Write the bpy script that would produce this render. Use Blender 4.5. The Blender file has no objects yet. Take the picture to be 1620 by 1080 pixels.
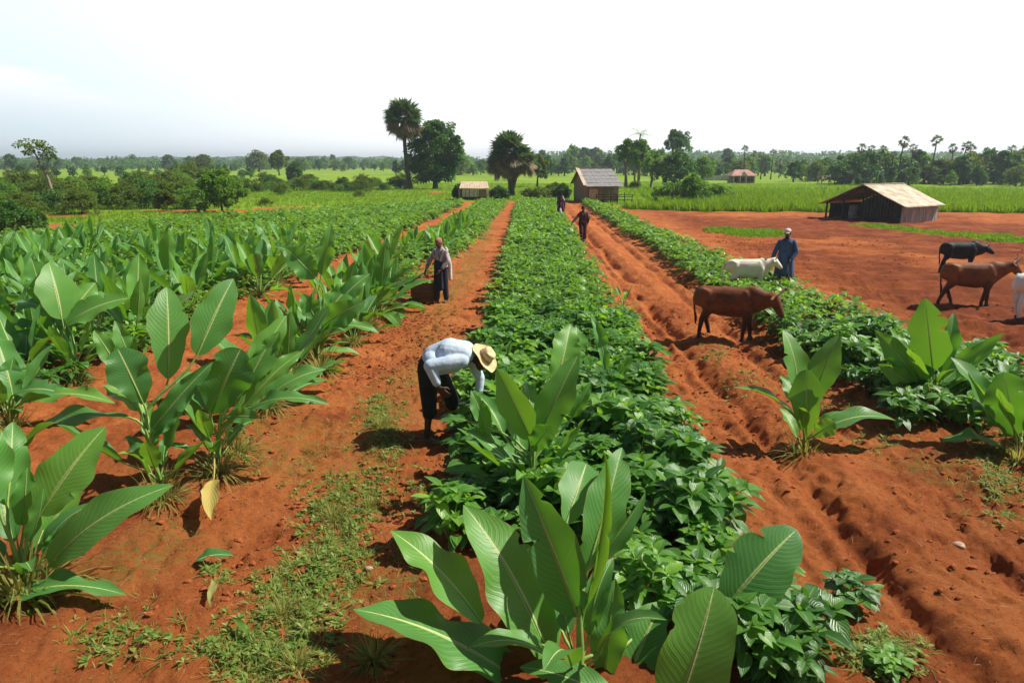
import bpy, bmesh, math, random
import numpy as np
from mathutils import Vector, Matrix, Euler, Quaternion
random.seed(7); RNG = np.random.default_rng(11)
scene = bpy.context.scene
col = scene.collection
R = math.radians
CAMH = 3.5; F = 1080.0
PITCH = math.atan(282/1080.0); YAW = math.atan(20*math.cos(PITCH)/1080.0)
# ---------------------------------------------------------------- camera
cam_d = bpy.data.cameras.new('camera'); cam = bpy.data.objects.new('camera', cam_d); col.objects.link(cam)
cam_d.sensor_width = 36; cam_d.lens = 24; cam_d.clip_end = 6000; cam_d.clip_start = 0.05
cam.location = (0, 0, CAMH); cam.rotation_euler = (math.pi/2-PITCH, 0, YAW)
scene.camera = cam
CR = cam.rotation_euler.to_matrix()
def ray(px, py):
    return CR @ Vector(((px-810)/F, -(py-540)/F, -1))
def G(px, py, z=0.0):
    """ground point seen at a photo pixel"""
    d = ray(px, py); t = (z-CAMH)/d.z
    return Vector((d.x*t, d.y*t, z))
def P(px, py, Y):
    d = ray(px, py); t = Y/d.y
    return Vector((d.x*t, Y, CAMH+d.z*t))
def PXM(Y, z=0):  # metres per photo pixel at ground distance Y
    return (Y*math.cos(PITCH)+(CAMH-z)*math.sin(PITCH))/F

# ---------------------------------------------------------------- tagging
def tag(o, label=None, cat=None, group=None, kind=None):
    if label: o['label'] = label
    if cat: o['category'] = cat
    if group: o['group'] = group
    if kind: o['kind'] = kind
    return o
def thing(name, label, cat, loc=(0,0,0), rz=0, group=None):
    o = bpy.data.objects.new(name, None); col.objects.link(o)
    o.location = loc; o.rotation_euler = (0,0,rz); o.empty_display_size = .2
    return tag(o, label, cat, group)
def link(name, me, mats=None, parent=None, loc=None):
    if mats is not None:
        me.materials.clear()
        for m in (mats if isinstance(mats,(list,tuple)) else [mats]): me.materials.append(m)
    o = bpy.data.objects.new(name, me); col.objects.link(o)
    if parent is not None: o.parent = parent
    if loc is not None: o.location = loc
    return o
KIDS = {}
def copy_tree(root, loc, rz=0, sc=1.0, label=None, group=None):
    c = root.copy(); col.objects.link(c); c.location = loc
    c.rotation_euler = (0,0,rz); c.scale = (sc,sc,sc) if not isinstance(sc,tuple) else sc
    if label: c['label'] = label
    if group: c['group'] = group
    for ch in root.children:
        d = ch.copy(); col.objects.link(d); d.parent = c
        for g in ch.children:
            e = g.copy(); col.objects.link(e); e.parent = d
    return c

# ---------------------------------------------------------------- numpy meshes
def np_mesh(name, V, Fq, uv=None, rnd=None, smooth=True, extra=None):
    """V (n,3), Fq (m,4) or (m,3); uv per vertex (n,2); rnd per vertex"""
    me = bpy.data.meshes.new(name)
    V = np.asarray(V, dtype=np.float32); Fq = np.asarray(Fq, dtype=np.int32)
    k = Fq.shape[1]
    me.vertices.add(len(V)); me.vertices.foreach_set('co', V.ravel())
    me.loops.add(Fq.size); me.loops.foreach_set('vertex_index', Fq.ravel())
    me.polygons.add(len(Fq)); me.polygons.foreach_set('loop_start', np.arange(0, Fq.size, k, dtype=np.int32))
    try: me.polygons.foreach_set('loop_total', np.full(len(Fq), k, dtype=np.int32))
    except Exception: pass
    if uv is not None:
        l = me.uv_layers.new(name='UVMap')
        l.data.foreach_set('uv', np.asarray(uv, dtype=np.float32)[Fq.ravel()].ravel())
    if rnd is not None:
        a = me.attributes.new('rnd', 'FLOAT', 'POINT'); a.data.foreach_set('value', np.asarray(rnd, dtype=np.float32))
    if extra:
        for n_, v_ in extra.items():
            a = me.attributes.new(n_, 'FLOAT', 'POINT'); a.data.foreach_set('value', np.asarray(v_, dtype=np.float32))
    me.polygons.foreach_set('use_smooth', np.full(len(Fq), bool(smooth)))
    me.update(); me.validate()
    return me
def nrm(a):
    return a/np.maximum(np.linalg.norm(a, axis=-1, keepdims=True), 1e-9)
def leafs(Pn, D, L, W, N, seg=2, droop=0.2, fold=0.25, prof='ovate', mid=True, rnd=None):
    """many leaf blades at once; returns V,F,UV,RND"""
    Pn = np.atleast_2d(Pn); n = len(Pn)
    D = nrm(np.broadcast_to(D, (n,3)).astype(float)); N = np.broadcast_to(N, (n,3)).astype(float)
    L = np.broadcast_to(L, (n,)).astype(float); W = np.broadcast_to(W, (n,)).astype(float)
    droop = np.broadcast_to(droop, (n,)).astype(float)
    S = nrm(np.cross(D, N)); N2 = nrm(np.cross(S, D))
    t = np.linspace(0, 1, seg+1)
    if prof == 'ovate': w = np.sin(np.pi*np.clip(t,0,1)**.8)**.8; w[0] = .08; w[-1] = .02
    elif prof == 'blade': w = np.where(t<.35, .6+t*1.1, 1.0-(t-.35)/.65*.97)
    else: w = np.ones_like(t)
    if seg == 1: w = np.array([.55, .12])
    C = Pn[:,None,:] + D[:,None,:]*(L[:,None]*t)[:,:,None]
    C[:,:,2] -= (L*droop)[:,None]*t[None,:]**2
    hw = (W[:,None]*.5*w[None,:])[:,:,None]
    up = N2[:,None,:]*hw*fold
    A = C - S[:,None,:]*hw + up; B = C + S[:,None,:]*hw + up
    k = 3 if mid else 2
    if mid: V = np.stack([A, C, B], axis=2)
    else: V = np.stack([A, B], axis=2)
    V = V.reshape(-1, 3)
    base = (np.arange(n)*(seg+1)*k)[:,None,None]
    i = np.arange(seg)[None,:,None]; j = np.arange(k-1)[None,None,:]
    a = base + i*k + j
    Fq = np.stack([a, a+1, a+k+1, a+k], axis=-1).reshape(-1, 4)
    us = np.array([0,.5,1]) if mid else np.array([0,1.])
    uv = np.stack(np.meshgrid(t, us, indexing='ij')[::-1], axis=-1).reshape(-1,2)
    uv = np.tile(uv, (n,1))
    if rnd is None: rnd = RNG.random(n)
    rr = np.repeat(rnd, (seg+1)*k)
    return V, Fq, uv, rr
def merge(parts):
    Vs, Fs, Us, Rs = [], [], [], []; off = 0
    for V, Fq, U, r in parts:
        Vs.append(V); Fs.append(Fq+off); Us.append(U); Rs.append(r); off += len(V)
    return np.concatenate(Vs), np.concatenate(Fs), np.concatenate(Us), np.concatenate(Rs)
def replicate(T, pos, rz, sc, rndj=.25):
    """stamp template (V,F,UV,R) at many places into one set of arrays"""
    V, Fq, U, r = T; m = len(pos); n = len(V)
    c, s = np.cos(rz)[:,None], np.sin(rz)[:,None]
    sc = np.broadcast_to(sc, (m,))[:,None]
    X = (V[:,0][None]*c - V[:,1][None]*s)*sc + pos[:,0][:,None]
    Y = (V[:,0][None]*s + V[:,1][None]*c)*sc + pos[:,1][:,None]
    Z = V[:,2][None]*sc + pos[:,2][:,None]
    VV = np.stack([X,Y,Z], axis=-1).reshape(-1,3)
    FF = (Fq[None]+ (np.arange(m)*n)[:,None,None]).reshape(-1, Fq.shape[1])
    RR = np.clip(r[None] + (RNG.random(m)[:,None]-.5)*rndj, 0, 1).reshape(-1)
    return VV, FF, np.tile(U,(m,1)), RR
def dirs(az, el):
    az = np.asarray(az); el = np.asarray(el)
    return np.stack([np.cos(az)*np.cos(el), np.sin(az)*np.cos(el), np.sin(el)], axis=-1)
def tube_np(pts, rad, nseg=8, cap=True):
    pts = np.asarray(pts, float); rad = np.broadcast_to(rad, (len(pts),)).astype(float)
    tg = np.gradient(pts, axis=0) if len(pts)>2 else np.tile(pts[-1]-pts[0], (len(pts),1))
    tg = nrm(tg)
    ref = np.array([0,1.,0]) if abs(tg[0][1])<.8 else np.array([1.,0,0])
    S = nrm(np.cross(tg, ref)); T = nrm(np.cross(tg, S))
    an = np.linspace(0, 2*np.pi, nseg, endpoint=False)
    ring = S[:,None,:]*np.cos(an)[None,:,None] + T[:,None,:]*np.sin(an)[None,:,None]
    V = (pts[:,None,:] + ring*rad[:,None,None]).reshape(-1,3)
    m = len(pts); a = (np.arange(m-1)*nseg)[:,None] + np.arange(nseg)[None]; b = (np.arange(m-1)*nseg)[:,None] + (np.arange(nseg)+1)[None]%nseg
    Fq = np.stack([a, b, b+nseg, a+nseg], -1).reshape(-1,4)
    U = np.zeros((len(V),2)); U[:,0]=np.tile(an/(2*np.pi),m); U[:,1]=np.repeat(np.linspace(0,1,m),nseg)
    return V, Fq, U, np.full(len(V), .5)

# ---------------------------------------------------------------- noise
def _hash(ix, iy, s):
    h = (ix.astype(np.int64)*374761393 + iy.astype(np.int64)*668265263 + s*974634777) & 0xffffffff
    h = ((h ^ (h>>13))*1274126177) & 0xffffffff
    return ((h ^ (h>>16)) & 0xffff)/65535.0
def vnoise(x, y, s=0):
    ix = np.floor(x); iy = np.floor(y); fx = x-ix; fy = y-iy
    fx = fx*fx*(3-2*fx); fy = fy*fy*(3-2*fy)
    a = _hash(ix,iy,s); b = _hash(ix+1,iy,s); c = _hash(ix,iy+1,s); d = _hash(ix+1,iy+1,s)
    return (a*(1-fx)+b*fx)*(1-fy)+(c*(1-fx)+d*fx)*fy - .5
def fbm(x, y, s=0, o=4, g=.5):
    r = 0; a = 1.0
    for i in range(o):
        r = r + a*vnoise(x*2**i+i*17.3, y*2**i-i*9.1, s+i); a *= g
    return r
def sst(a, b, x):
    t = np.clip((x-a)/(b-a), 0, 1); return t*t*(3-2*t)

# ---------------------------------------------------------------- field layout (edges as functions of distance)
YS  = [0, 3, 10, 15, 25, 36, 62, 70]
bcL = [-.95,-1.0,-.95,-.9,-.85,-.75,-.6,-.6]
bcR = [1.95,2.0,2.3,2.3,2.25,2.45,2.85,2.9]
r1R = [-3.5,-3.4,-3.15,-2.9,-2.4,-2.0,-1.4,-1.3]
r1L = [-5.0,-5.0,-5.4,-5.6,-5.2,-4.7,-4.0,-4]
r2R = [-6.5,-6.6,-7.2,-7.2,-6.6,-6.0,-5.0,-5]
brL = [5.3,5.2,4.95,5.0,5.1,5.0,4.9,4.9]
brR = [8.6,8.5,8.2,7.7,7.1,6.7,6.2,6.2]
def ed(arr, y): return np.interp(y, YS, arr)
def leftlim(y): return np.interp(y, [0, 24, 30, 41, 61, 66], [-34, -29, -24, -22, -6.5, -4])
def bed_mask(x, y, s=.12):
    """0..1 : inside planted beds"""
    m = sst(0,s,x-ed(bcL,y))*sst(0,s,ed(bcR,y)-x)*(y<63)
    m = np.maximum(m, sst(0,s,x-ed(brL,y))*sst(0,s,ed(brR,y)-x)*(y<62)*sst(8.2,8.8,y))
    m = np.maximum(m, sst(0,s,x-ed(r1L,y))*sst(0,s,ed(r1R,y)-x)*(y<62)*.6)
    m = np.maximum(m, sst(0,s,ed(r2R,y)-x)*sst(0,s,x-leftlim(y))*(y<61)*.6)
    return m
def hgt(x, y):
    x = np.asarray(x, float); y = np.asarray(y, float)
    near = np.clip(1.6 - y/25.0, 0, 1)
    mid = np.clip(1.4 - y/70.0, 0, 1)
    h = fbm(x*.35, y*.35, 3, 3)*.10*mid
    h = h + bed_mask(x, y, .35)*.07*mid
    wob = fbm(x*0+1.7, y*.5, 21, 3)*.10
    rough = fbm(x*2.2, y*1.6, 5, 4, .6)
    h = h + rough*.038*mid
    h = h + fbm(x*9, y*8, 9, 3, .8)*.036*near
    pk = fbm(x*4.5, y*3.2, 31, 3)
    h = h - sst(.20, .42, pk)*.05*near                    # foot prints and pecks
    # ruts of the right path
    xr = x - wob
    inr = sst(2.2,2.6,x)*sst(5.4,4.8,x)
    br = sst(-.22, .12, fbm(x*1.1, y*.9, 41, 3))
    for cx, w, d in ((3.2,.15,.19),(2.82,.10,.09),(4.35,.12,.12),(2.52,.06,.06),(4.75,.07,.05)):
        h = h - inr*np.exp(-((xr-cx)/w)**2)*d*(.25+.75*br)*mid
    h = h + inr*np.exp(-((xr-3.72)/.22)**2)*.07*mid + inr*np.exp(-((xr-3.0)/.06)**2)*.03*mid*br
    # ploughed red field: curved furrows
    fld = sst(8.3, 9.0, x)*sst(53, 49, y)
    h = h + fld*(np.sin((x*.30+y*1.0)*6.0 + 3*fbm(x*.12,y*.12,8,2))*.045 + fbm(x*1.0,y*2.0,55,4,.6)*.11)
    # left path faint track
    h = h - np.exp(-((x+2.6-wob)/.25)**2)*.02*mid
    return h
def hz(x, y): return float(hgt(np.array([x]), np.array([y]))[0])

# ---------------------------------------------------------------- materials
def newmat(name):
    m = bpy.data.materials.new(name); m.use_nodes = True
    nt = m.node_tree; b = nt.nodes['Principled BSDF']
    return m, nt, b
def nd(nt, t, **kw):
    n = nt.nodes.new(t)
    for k, v in kw.items():
        if k.startswith('_'): n.inputs[k[1:].replace('_',' ')].default_value = v
        else: setattr(n, k, v)
    return n
def ramp(nt, stops):
    r = nt.nodes.new('ShaderNodeValToRGB'); el = r.color_ramp.elements
    while len(el) < len(stops): el.new(.5)
    for e, (p, c) in zip(el, stops): e.position = p; e.color = (*c, 1)
    return r
def foliage(name, cols, trans=(.3,.5), rough=.5, tcol=None, vein=0.0, spec=.4, objrand=False, tmix=.35):
    m, nt, b = newmat(name); L = nt.links
    if objrand:
        at = nd(nt,'ShaderNodeAttribute', attribute_name='rnd'); oi = nd(nt,'ShaderNodeObjectInfo')
        ad = nd(nt,'ShaderNodeMath', operation='MULTIPLY_ADD'); L.new(oi.outputs['Random'], ad.inputs[0]); ad.inputs[1].default_value = .5
        mu = nd(nt,'ShaderNodeMath', operation='MULTIPLY'); L.new(at.outputs['Fac'], mu.inputs[0]); mu.inputs[1].default_value = .6
        L.new(mu.outputs[0], ad.inputs[2]); fac = ad.outputs[0]
    else:
        at = nd(nt,'ShaderNodeAttribute', attribute_name='rnd'); fac = at.outputs['Fac']
    n = len(cols); r = ramp(nt, [(i/(n-1), c) for i, c in enumerate(cols)])
    L.new(fac, r.inputs[0]); colr = r.outputs[0]
    if vein > 0:
        uv = nd(nt,'ShaderNodeUVMap'); sp = nd(nt,'ShaderNodeSeparateXYZ'); L.new(uv.outputs[0], sp.inputs[0])
        s1 = nd(nt,'ShaderNodeMath', operation='SUBTRACT'); L.new(sp.outputs['X'], s1.inputs[0]); s1.inputs[1].default_value=.5
        ab = nd(nt,'ShaderNodeMath', operation='ABSOLUTE'); L.new(s1.outputs[0], ab.inputs[0])
        lt = nd(nt,'ShaderNodeMath', operation='LESS_THAN'); L.new(ab.outputs[0], lt.inputs[0]); lt.inputs[1].default_value=.05
        mx = nd(nt,'ShaderNodeMix', data_type='RGBA'); L.new(colr, mx.inputs['A']); mx.inputs['B'].default_value=(.22,.36,.12,1)
        mf = nd(nt,'ShaderNodeMath', operation='MULTIPLY'); L.new(lt.outputs[0], mf.inputs[0]); mf.inputs[1].default_value=vein
        L.new(mf.outputs[0], mx.inputs['Factor']); colr = mx.outputs['Result']
        # side veins as bump
        a1 = nd(nt,'ShaderNodeMath', operation='MULTIPLY_ADD'); L.new(ab.outputs[0], a1.inputs[0]); a1.inputs[1].default_value=-.9; L.new(sp.outputs['Y'], a1.inputs[2])
        sn = nd(nt,'ShaderNodeMath', operation='MULTIPLY'); L.new(a1.outputs[0], sn.inputs[0]); sn.inputs[1].default_value=45
        si = nd(nt,'ShaderNodeMath', operation='SINE'); L.new(sn.outputs[0], si.inputs[0])
        bp = nd(nt,'ShaderNodeBump'); bp.inputs['Strength'].default_value=.28; bp.inputs['Distance'].default_value=.003
        L.new(si.outputs[0], bp.inputs['Height']); L.new(bp.outputs[0], b.inputs['Normal'])
    L.new(colr, b.inputs['Base Color']); b.inputs['Roughness'].default_value = rough
    b.inputs['Specular IOR Level'].default_value = spec
    tr = nt.nodes.new('ShaderNodeBsdfTranslucent')
    if tcol is None:
        hs = nd(nt,'ShaderNodeHueSaturation'); L.new(colr, hs.inputs['Color'])
        hs.inputs['Hue'].default_value=.48; hs.inputs['Saturation'].default_value=1.1; hs.inputs['Value'].default_value=2.2
        L.new(hs.outputs[0], tr.inputs['Color'])
    else: tr.inputs['Color'].default_value = (*tcol,1)
    ms = nt.nodes.new('ShaderNodeMixShader'); ms.inputs[0].default_value = tmix
    L.new(b.outputs[0], ms.inputs[1]); L.new(tr.outputs[0], ms.inputs[2])
    L.new(ms.outputs[0], nt.nodes['Material Output'].inputs[0])
    return m
def plain(name, c, rough=.8, noise=0.0, nscale=8, bump=0.0, bscale=40, c2=None, spec=.3, coord='Object', stretch=None):
    m, nt, b = newmat(name); L = nt.links
    b.inputs['Roughness'].default_value = rough; b.inputs['Specular IOR Level'].default_value = spec
    tc = nd(nt,'ShaderNodeTexCoord'); src = tc.outputs[coord]
    if stretch:
        mp = nd(nt,'ShaderNodeMapping'); mp.inputs['Scale'].default_value = stretch; L.new(src, mp.inputs[0]); src = mp.outputs[0]
    if c2 is not None or noise:
        n = nd(nt,'ShaderNodeTexNoise'); n.inputs['Scale'].default_value = nscale; n.inputs['Detail'].default_value = 6; n.inputs['Roughness'].default_value=.65
        L.new(src, n.inputs['Vector'])
        cc = c2 if c2 is not None else tuple(x*(1-noise) for x in c)
        r = ramp(nt, [(.35, cc), (.65, c)]); L.new(n.outputs['Fac'], r.inputs[0]); L.new(r.outputs[0], b.inputs['Base Color'])
    else: b.inputs['Base Color'].default_value = (*c,1)
    if bump:
        n2 = nd(nt,'ShaderNodeTexNoise'); n2.inputs['Scale'].default_value = bscale; n2.inputs['Detail'].default_value = 5
        L.new(src, n2.inputs['Vector'])
        bp = nd(nt,'ShaderNodeBump'); bp.inputs['Strength'].default_value = bump; bp.inputs['Distance'].default_value=.02
        L.new(n2.outputs['Fac'], bp.inputs['Height']); L.new(bp.outputs[0], b.inputs['Normal'])
    return m

# big leaf material : rnd attribute unused, UV (u across, v along)
def bigleaf_mat():
    m, nt, b = newmat('big_leaf_blade'); L = nt.links
    uv = nd(nt,'ShaderNodeUVMap'); sp = nd(nt,'ShaderNodeSeparateXYZ'); L.new(uv.outputs[0], sp.inputs[0])
    def M(op, a, bb=None, c=None):
        n = nd(nt,'ShaderNodeMath', operation=op)
        for i, v in enumerate((a, bb, c)):
            if v is None: continue
            if isinstance(v, (int,float)): n.inputs[i].default_value = v
            else: L.new(v, n.inputs[i])
        return n.outputs[0]
    au = M('MULTIPLY', M('ABSOLUTE', M('SUBTRACT', sp.outputs['X'], .5)), 2.0)     # 0 midrib .. 1 edge
    tc = nd(nt,'ShaderNodeTexCoord')
    n1 = nd(nt,'ShaderNodeTexNoise'); n1.inputs['Scale'].default_value=3.5; n1.inputs['Detail'].default_value=4; L.new(tc.outputs['Object'], n1.inputs['Vector'])
    n3 = nd(nt,'ShaderNodeTexNoise'); n3.inputs['Scale'].default_value=30; n3.inputs['Detail'].default_value=4; L.new(tc.outputs['Object'], n3.inputs['Vector'])
    ph = M('ADD', M('MULTIPLY_ADD', M('POWER', au, 1.3), -.22, sp.outputs['Y']), M('MULTIPLY', n1.outputs['Fac'], .13))
    w1 = M('SINE', M('MULTIPLY', ph, 118)); w2 = M('SINE', M('MULTIPLY', ph, 290))
    vein = M('MULTIPLY', M('MULTIPLY_ADD', w2, .5, w1), M('MULTIPLY', n1.outputs['Fac'], 1.5))
    oi = nd(nt,'ShaderNodeObjectInfo')
    at = nd(nt,'ShaderNodeAttribute', attribute_name='rnd')
    rv = M('MULTIPLY_ADD', oi.outputs['Random'], .5, M('MULTIPLY', at.outputs['Fac'], .5))
    r = ramp(nt, [(0, (.036,.175,.045)), (.5, (.068,.26,.042)), (1, (.14,.37,.034))]); L.new(rv, r.inputs[0])
    mxn = nd(nt,'ShaderNodeMix', data_type='RGBA', blend_type='MULTIPLY'); mxn.inputs['Factor'].default_value=.6
    L.new(r.outputs[0], mxn.inputs['A'])
    r2 = ramp(nt, [(.3,(.6,.7,.6)),(.7,(1.2,1.1,1.0))]); L.new(n1.outputs['Fac'], r2.inputs[0]); L.new(r2.outputs[0], mxn.inputs['B'])
    # vein lightening
    vl = M('MULTIPLY', M('MULTIPLY_ADD', vein, .5, .5), .22)
    mxv = nd(nt,'ShaderNodeMix', data_type='RGBA'); L.new(vl, mxv.inputs['Factor']); L.new(mxn.outputs['Result'], mxv.inputs['A']); mxv.inputs['B'].default_value=(.35,.55,.22,1)
    # midrib
    wid = M('MULTIPLY_ADD', sp.outputs['Y'], -.045, .078)
    mr = nd(nt,'ShaderNodeMapRange'); L.new(M('DIVIDE', au, wid), mr.inputs['Value']); mr.inputs['From Min'].default_value=1.3; mr.inputs['From Max'].default_value=.6
    mxm = nd(nt,'ShaderNodeMix', data_type='RGBA'); L.new(mr.outputs[0], mxm.inputs['Factor']); L.new(mxv.outputs['Result'], mxm.inputs['A']); mxm.inputs['B'].default_value=(.72,.78,.34,1)
    # brown specks and edge
    sk = nd(nt,'ShaderNodeMapRange'); L.new(n3.outputs['Fac'], sk.inputs['Value']); sk.inputs['From Min'].default_value=.66; sk.inputs['From Max'].default_value=.74
    eg = nd(nt,'ShaderNodeMapRange'); L.new(M('MULTIPLY_ADD', n3.outputs['Fac'], .05, au), eg.inputs['Value']); eg.inputs['From Min'].default_value=.985; eg.inputs['From Max'].default_value=1.01
    mxs = nd(nt,'ShaderNodeMix', data_type='RGBA'); L.new(M('MULTIPLY', M('MAXIMUM', sk.outputs[0], eg.outputs[0]), .5), mxs.inputs['Factor']); L.new(mxm.outputs['Result'], mxs.inputs['A']); mxs.inputs['B'].default_value=(.30,.22,.07,1)
    L.new(mxs.outputs['Result'], b.inputs['Base Color'])
    b.inputs['Roughness'].default_value=.42; b.inputs['Specular IOR Level'].default_value=.38
    bp = nd(nt,'ShaderNodeBump'); bp.inputs['Strength'].default_value=.22; bp.inputs['Distance'].default_value=.003
    L.new(M('MULTIPLY_ADD', mr.outputs[0], -1.5, M('MULTIPLY_ADD', n3.outputs['Fac'], .8, vein)), bp.inputs['Height']); L.new(bp.outputs[0], b.inputs['Normal'])
    tr = nt.nodes.new('ShaderNodeBsdfTranslucent')
    mt = nd(nt,'ShaderNodeMix', data_type='RGBA', blend_type='MULTIPLY'); mt.inputs['Factor'].default_value=1
    r3 = ramp(nt, [(0,(.16,.44,.02)),(1,(.36,.66,.03))]); L.new(rv, r3.inputs[0])
    L.new(r3.outputs[0], mt.inputs['A'])
    g = M('SUBTRACT', 1.0, M('MULTIPLY', M('MULTIPLY_ADD', vein, .5, .5), .22)); g = M('SUBTRACT', g, M('MULTIPLY', mr.outputs[0], .35))
    cb = nd(nt,'ShaderNodeCombineColor'); [L.new(g, cb.inputs[i]) for i in range(3)]; L.new(cb.outputs[0], mt.inputs['B'])
    L.new(mt.outputs['Result'], tr.inputs['Color'])
    ms = nt.nodes.new('ShaderNodeMixShader'); ms.inputs[0].default_value=.34
    L.new(b.outputs[0], ms.inputs[1]); L.new(tr.outputs[0], ms.inputs[2]); L.new(ms.outputs[0], nt.nodes['Material Output'].inputs[0])
    return m
M_BIG = bigleaf_mat()
M_STEM = plain('fleshy_stem', (.30,.42,.09), .45, c2=(.16,.30,.06), nscale=6, bump=.2, bscale=60, spec=.4)
M_DEAD = foliage('dead_leaf', [(.55,.45,.12),(.62,.52,.18)], tmix=.3, rough=.7, vein=.3, tcol=(.6,.5,.1))
M_CROP = foliage('crop_leaf', [(.022,.085,.012),(.050,.165,.022),(.10,.26,.032),(.22,.42,.05)], rough=.38, vein=.55, spec=.5, objrand=True, tmix=.32)
M_CROPF = foliage('crop_leaf_mass', [(.04,.11,.014),(.09,.21,.024),(.14,.30,.034),(.22,.42,.05)], rough=.45, tmix=.32)
M_GRASS = foliage('field_grass', [(.06,.14,.014),(.11,.22,.02),(.19,.30,.03)], rough=.6, tmix=.45, spec=.2)
M_DRYG = foliage('dry_grass', [(.10,.15,.03),(.20,.22,.05),(.34,.27,.09),(.14,.20,.03)], rough=.7, tmix=.35, spec=.2)
M_WEED = foliage('weed_leaf', [(.07,.13,.025),(.12,.22,.03),(.22,.30,.06),(.33,.33,.12)], rough=.6, tmix=.35, spec=.25)
M_TREE = foliage('tree_leaf', [(.028,.080,.015),(.052,.145,.021),(.10,.23,.034)], rough=.5, tmix=.25, spec=.35)
M_TREEB = foliage('bush_leaf', [(.055,.10,.018),(.095,.155,.022),(.16,.22,.03)], rough=.6, tmix=.3, spec=.2)
M_TREEL = foliage('light_tree_leaf', [(.06,.14,.022),(.10,.22,.03),(.17,.32,.045)], rough=.5, tmix=.35, spec=.3)
M_PALM = foliage('palm_fan_leaf', [(.26,.19,.09),(.17,.14,.06),(.06,.12,.03),(.09,.18,.045)], rough=.5, tmix=.2, spec=.35)
M_BARK = plain('tree_bark', (.10,.075,.05), .9, c2=(.05,.04,.03), nscale=6, bump=.8, bscale=25, stretch=(1,1,.3))
M_BARKL = plain('pale_bark', (.30,.25,.19), .9, c2=(.16,.13,.10), nscale=6, bump=.5, bscale=25, stretch=(1,1,.3))
# ================================================================= GROUND
def soil_mat():
    m, nt, b = newmat('red_soil_and_field'); L = nt.links
    ge = nd(nt,'ShaderNodeNewGeometry')
    def noise(s, d=6, r=.6, src=None):
        n = nd(nt,'ShaderNodeTexNoise'); n.inputs['Scale'].default_value=s; n.inputs['Detail'].default_value=d; n.inputs['Roughness'].default_value=r
        L.new(src or ge.outputs['Position'], n.inputs['Vector']); return n.outputs['Fac']
    def mix(f, a, bb, bt='MIX'):
        n = nd(nt,'ShaderNodeMix', data_type='RGBA', blend_type=bt)
        for k, v in (('Factor',f),('A',a),('B',bb)):
            if isinstance(v, tuple): n.inputs[k].default_value=(*v,1)
            elif isinstance(v,(int,float)): n.inputs[k].default_value=v
            else: L.new(v, n.inputs[k])
        return n.outputs['Result']
    def rmp(src, stops): r = ramp(nt, stops); L.new(src, r.inputs[0]); return r.outputs[0]
    def attr(n_): return nd(nt,'ShaderNodeAttribute', attribute_name=n_).outputs['Fac']
    base = rmp(noise(.9,8,.65), [(.30,(.22,.054,.017)),(.46,(.41,.118,.032)),(.62,(.48,.155,.045)),(.78,(.60,.25,.095))])
    fine = rmp(noise(22,8,.78), [(.34,(.42,.36,.33)),(.47,(.95,.95,.95)),(.7,(1.2,1.18,1.12))])
    soil = mix(.85, base, fine, 'MULTIPLY')
    pale = rmp(noise(38,3,.6), [(.64,(0,0,0)),(.72,(1,1,1))])
    soil = mix(nd_mul(nt, pale, .35), soil, (.50,.20,.10))
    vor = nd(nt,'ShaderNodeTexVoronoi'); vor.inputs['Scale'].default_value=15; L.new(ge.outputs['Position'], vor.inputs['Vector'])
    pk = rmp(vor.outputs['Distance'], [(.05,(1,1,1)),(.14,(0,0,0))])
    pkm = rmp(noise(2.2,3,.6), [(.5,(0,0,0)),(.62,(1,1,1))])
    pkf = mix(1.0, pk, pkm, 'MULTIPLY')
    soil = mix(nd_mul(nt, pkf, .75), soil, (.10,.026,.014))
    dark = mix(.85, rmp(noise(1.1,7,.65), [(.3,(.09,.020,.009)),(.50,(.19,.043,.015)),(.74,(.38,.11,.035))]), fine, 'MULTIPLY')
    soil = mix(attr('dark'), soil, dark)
    # low moss and litter
    moss = rmp(noise(8,6,.75), [(.3,(.13,.14,.02)),(.7,(.24,.22,.05))])
    mf = nd(nt,'ShaderNodeMath', operation='MULTIPLY'); L.new(attr('moss'), mf.inputs[0])
    L.new(rmp(noise(11,6,.8), [(.47,(0,0,0)),(.58,(1,1,1))]), mf.inputs[1])
    soil = mix(mf.outputs[0], soil, moss)
    grass = mix(.7, rmp(noise(.06,5,.6), [(.3,(.13,.22,.018)),(.5,(.20,.32,.02)),(.7,(.27,.36,.03))]),
                rmp(noise(1.5,6,.75), [(.3,(.55,.6,.5)),(.6,(1.1,1.1,1))]), 'MULTIPLY')
    colr = mix(attr('green'), soil, grass)
    L.new(colr, b.inputs['Base Color']); b.inputs['Roughness'].default_value=.95; b.inputs['Specular IOR Level'].default_value=.12
    bp = nd(nt,'ShaderNodeBump'); bp.inputs['Strength'].default_value=1.0; bp.inputs['Distance'].default_value=.035
    hh = nd(nt,'ShaderNodeMath', operation='MULTIPLY_ADD'); L.new(noise(48,8,.85), hh.inputs[0]); hh.inputs[1].default_value=1.1; L.new(noise(7,8,.7), hh.inputs[2])
    hp = nd(nt,'ShaderNodeMath', operation='MULTIPLY_ADD'); L.new(pkf, hp.inputs[0]); hp.inputs[1].default_value=-.6; L.new(hh.outputs[0], hp.inputs[2])
    L.new(hp.outputs[0], bp.inputs['Height']); L.new(bp.outputs[0], b.inputs['Normal'])
    return m
def nd_mul(nt, src, k):
    n = nd(nt,'ShaderNodeMath', operation='MULTIPLY'); nt.links.new(src, n.inputs[0]); n.inputs[1].default_value=k; return n.outputs[0]
def grow(a, b, s0, k):
    out = [a]; s = s0
    while out[-1] < b: out.append(out[-1]+s); s *= k
    return out[1:]
xr_ = list(np.arange(-9.5, 10.5, .032)); xs = np.array([-v for v in grow(9.5, 2200, .06, 1.045)][::-1] + xr_ + grow(xr_[-1], 2200, .06, 1.045))
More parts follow.
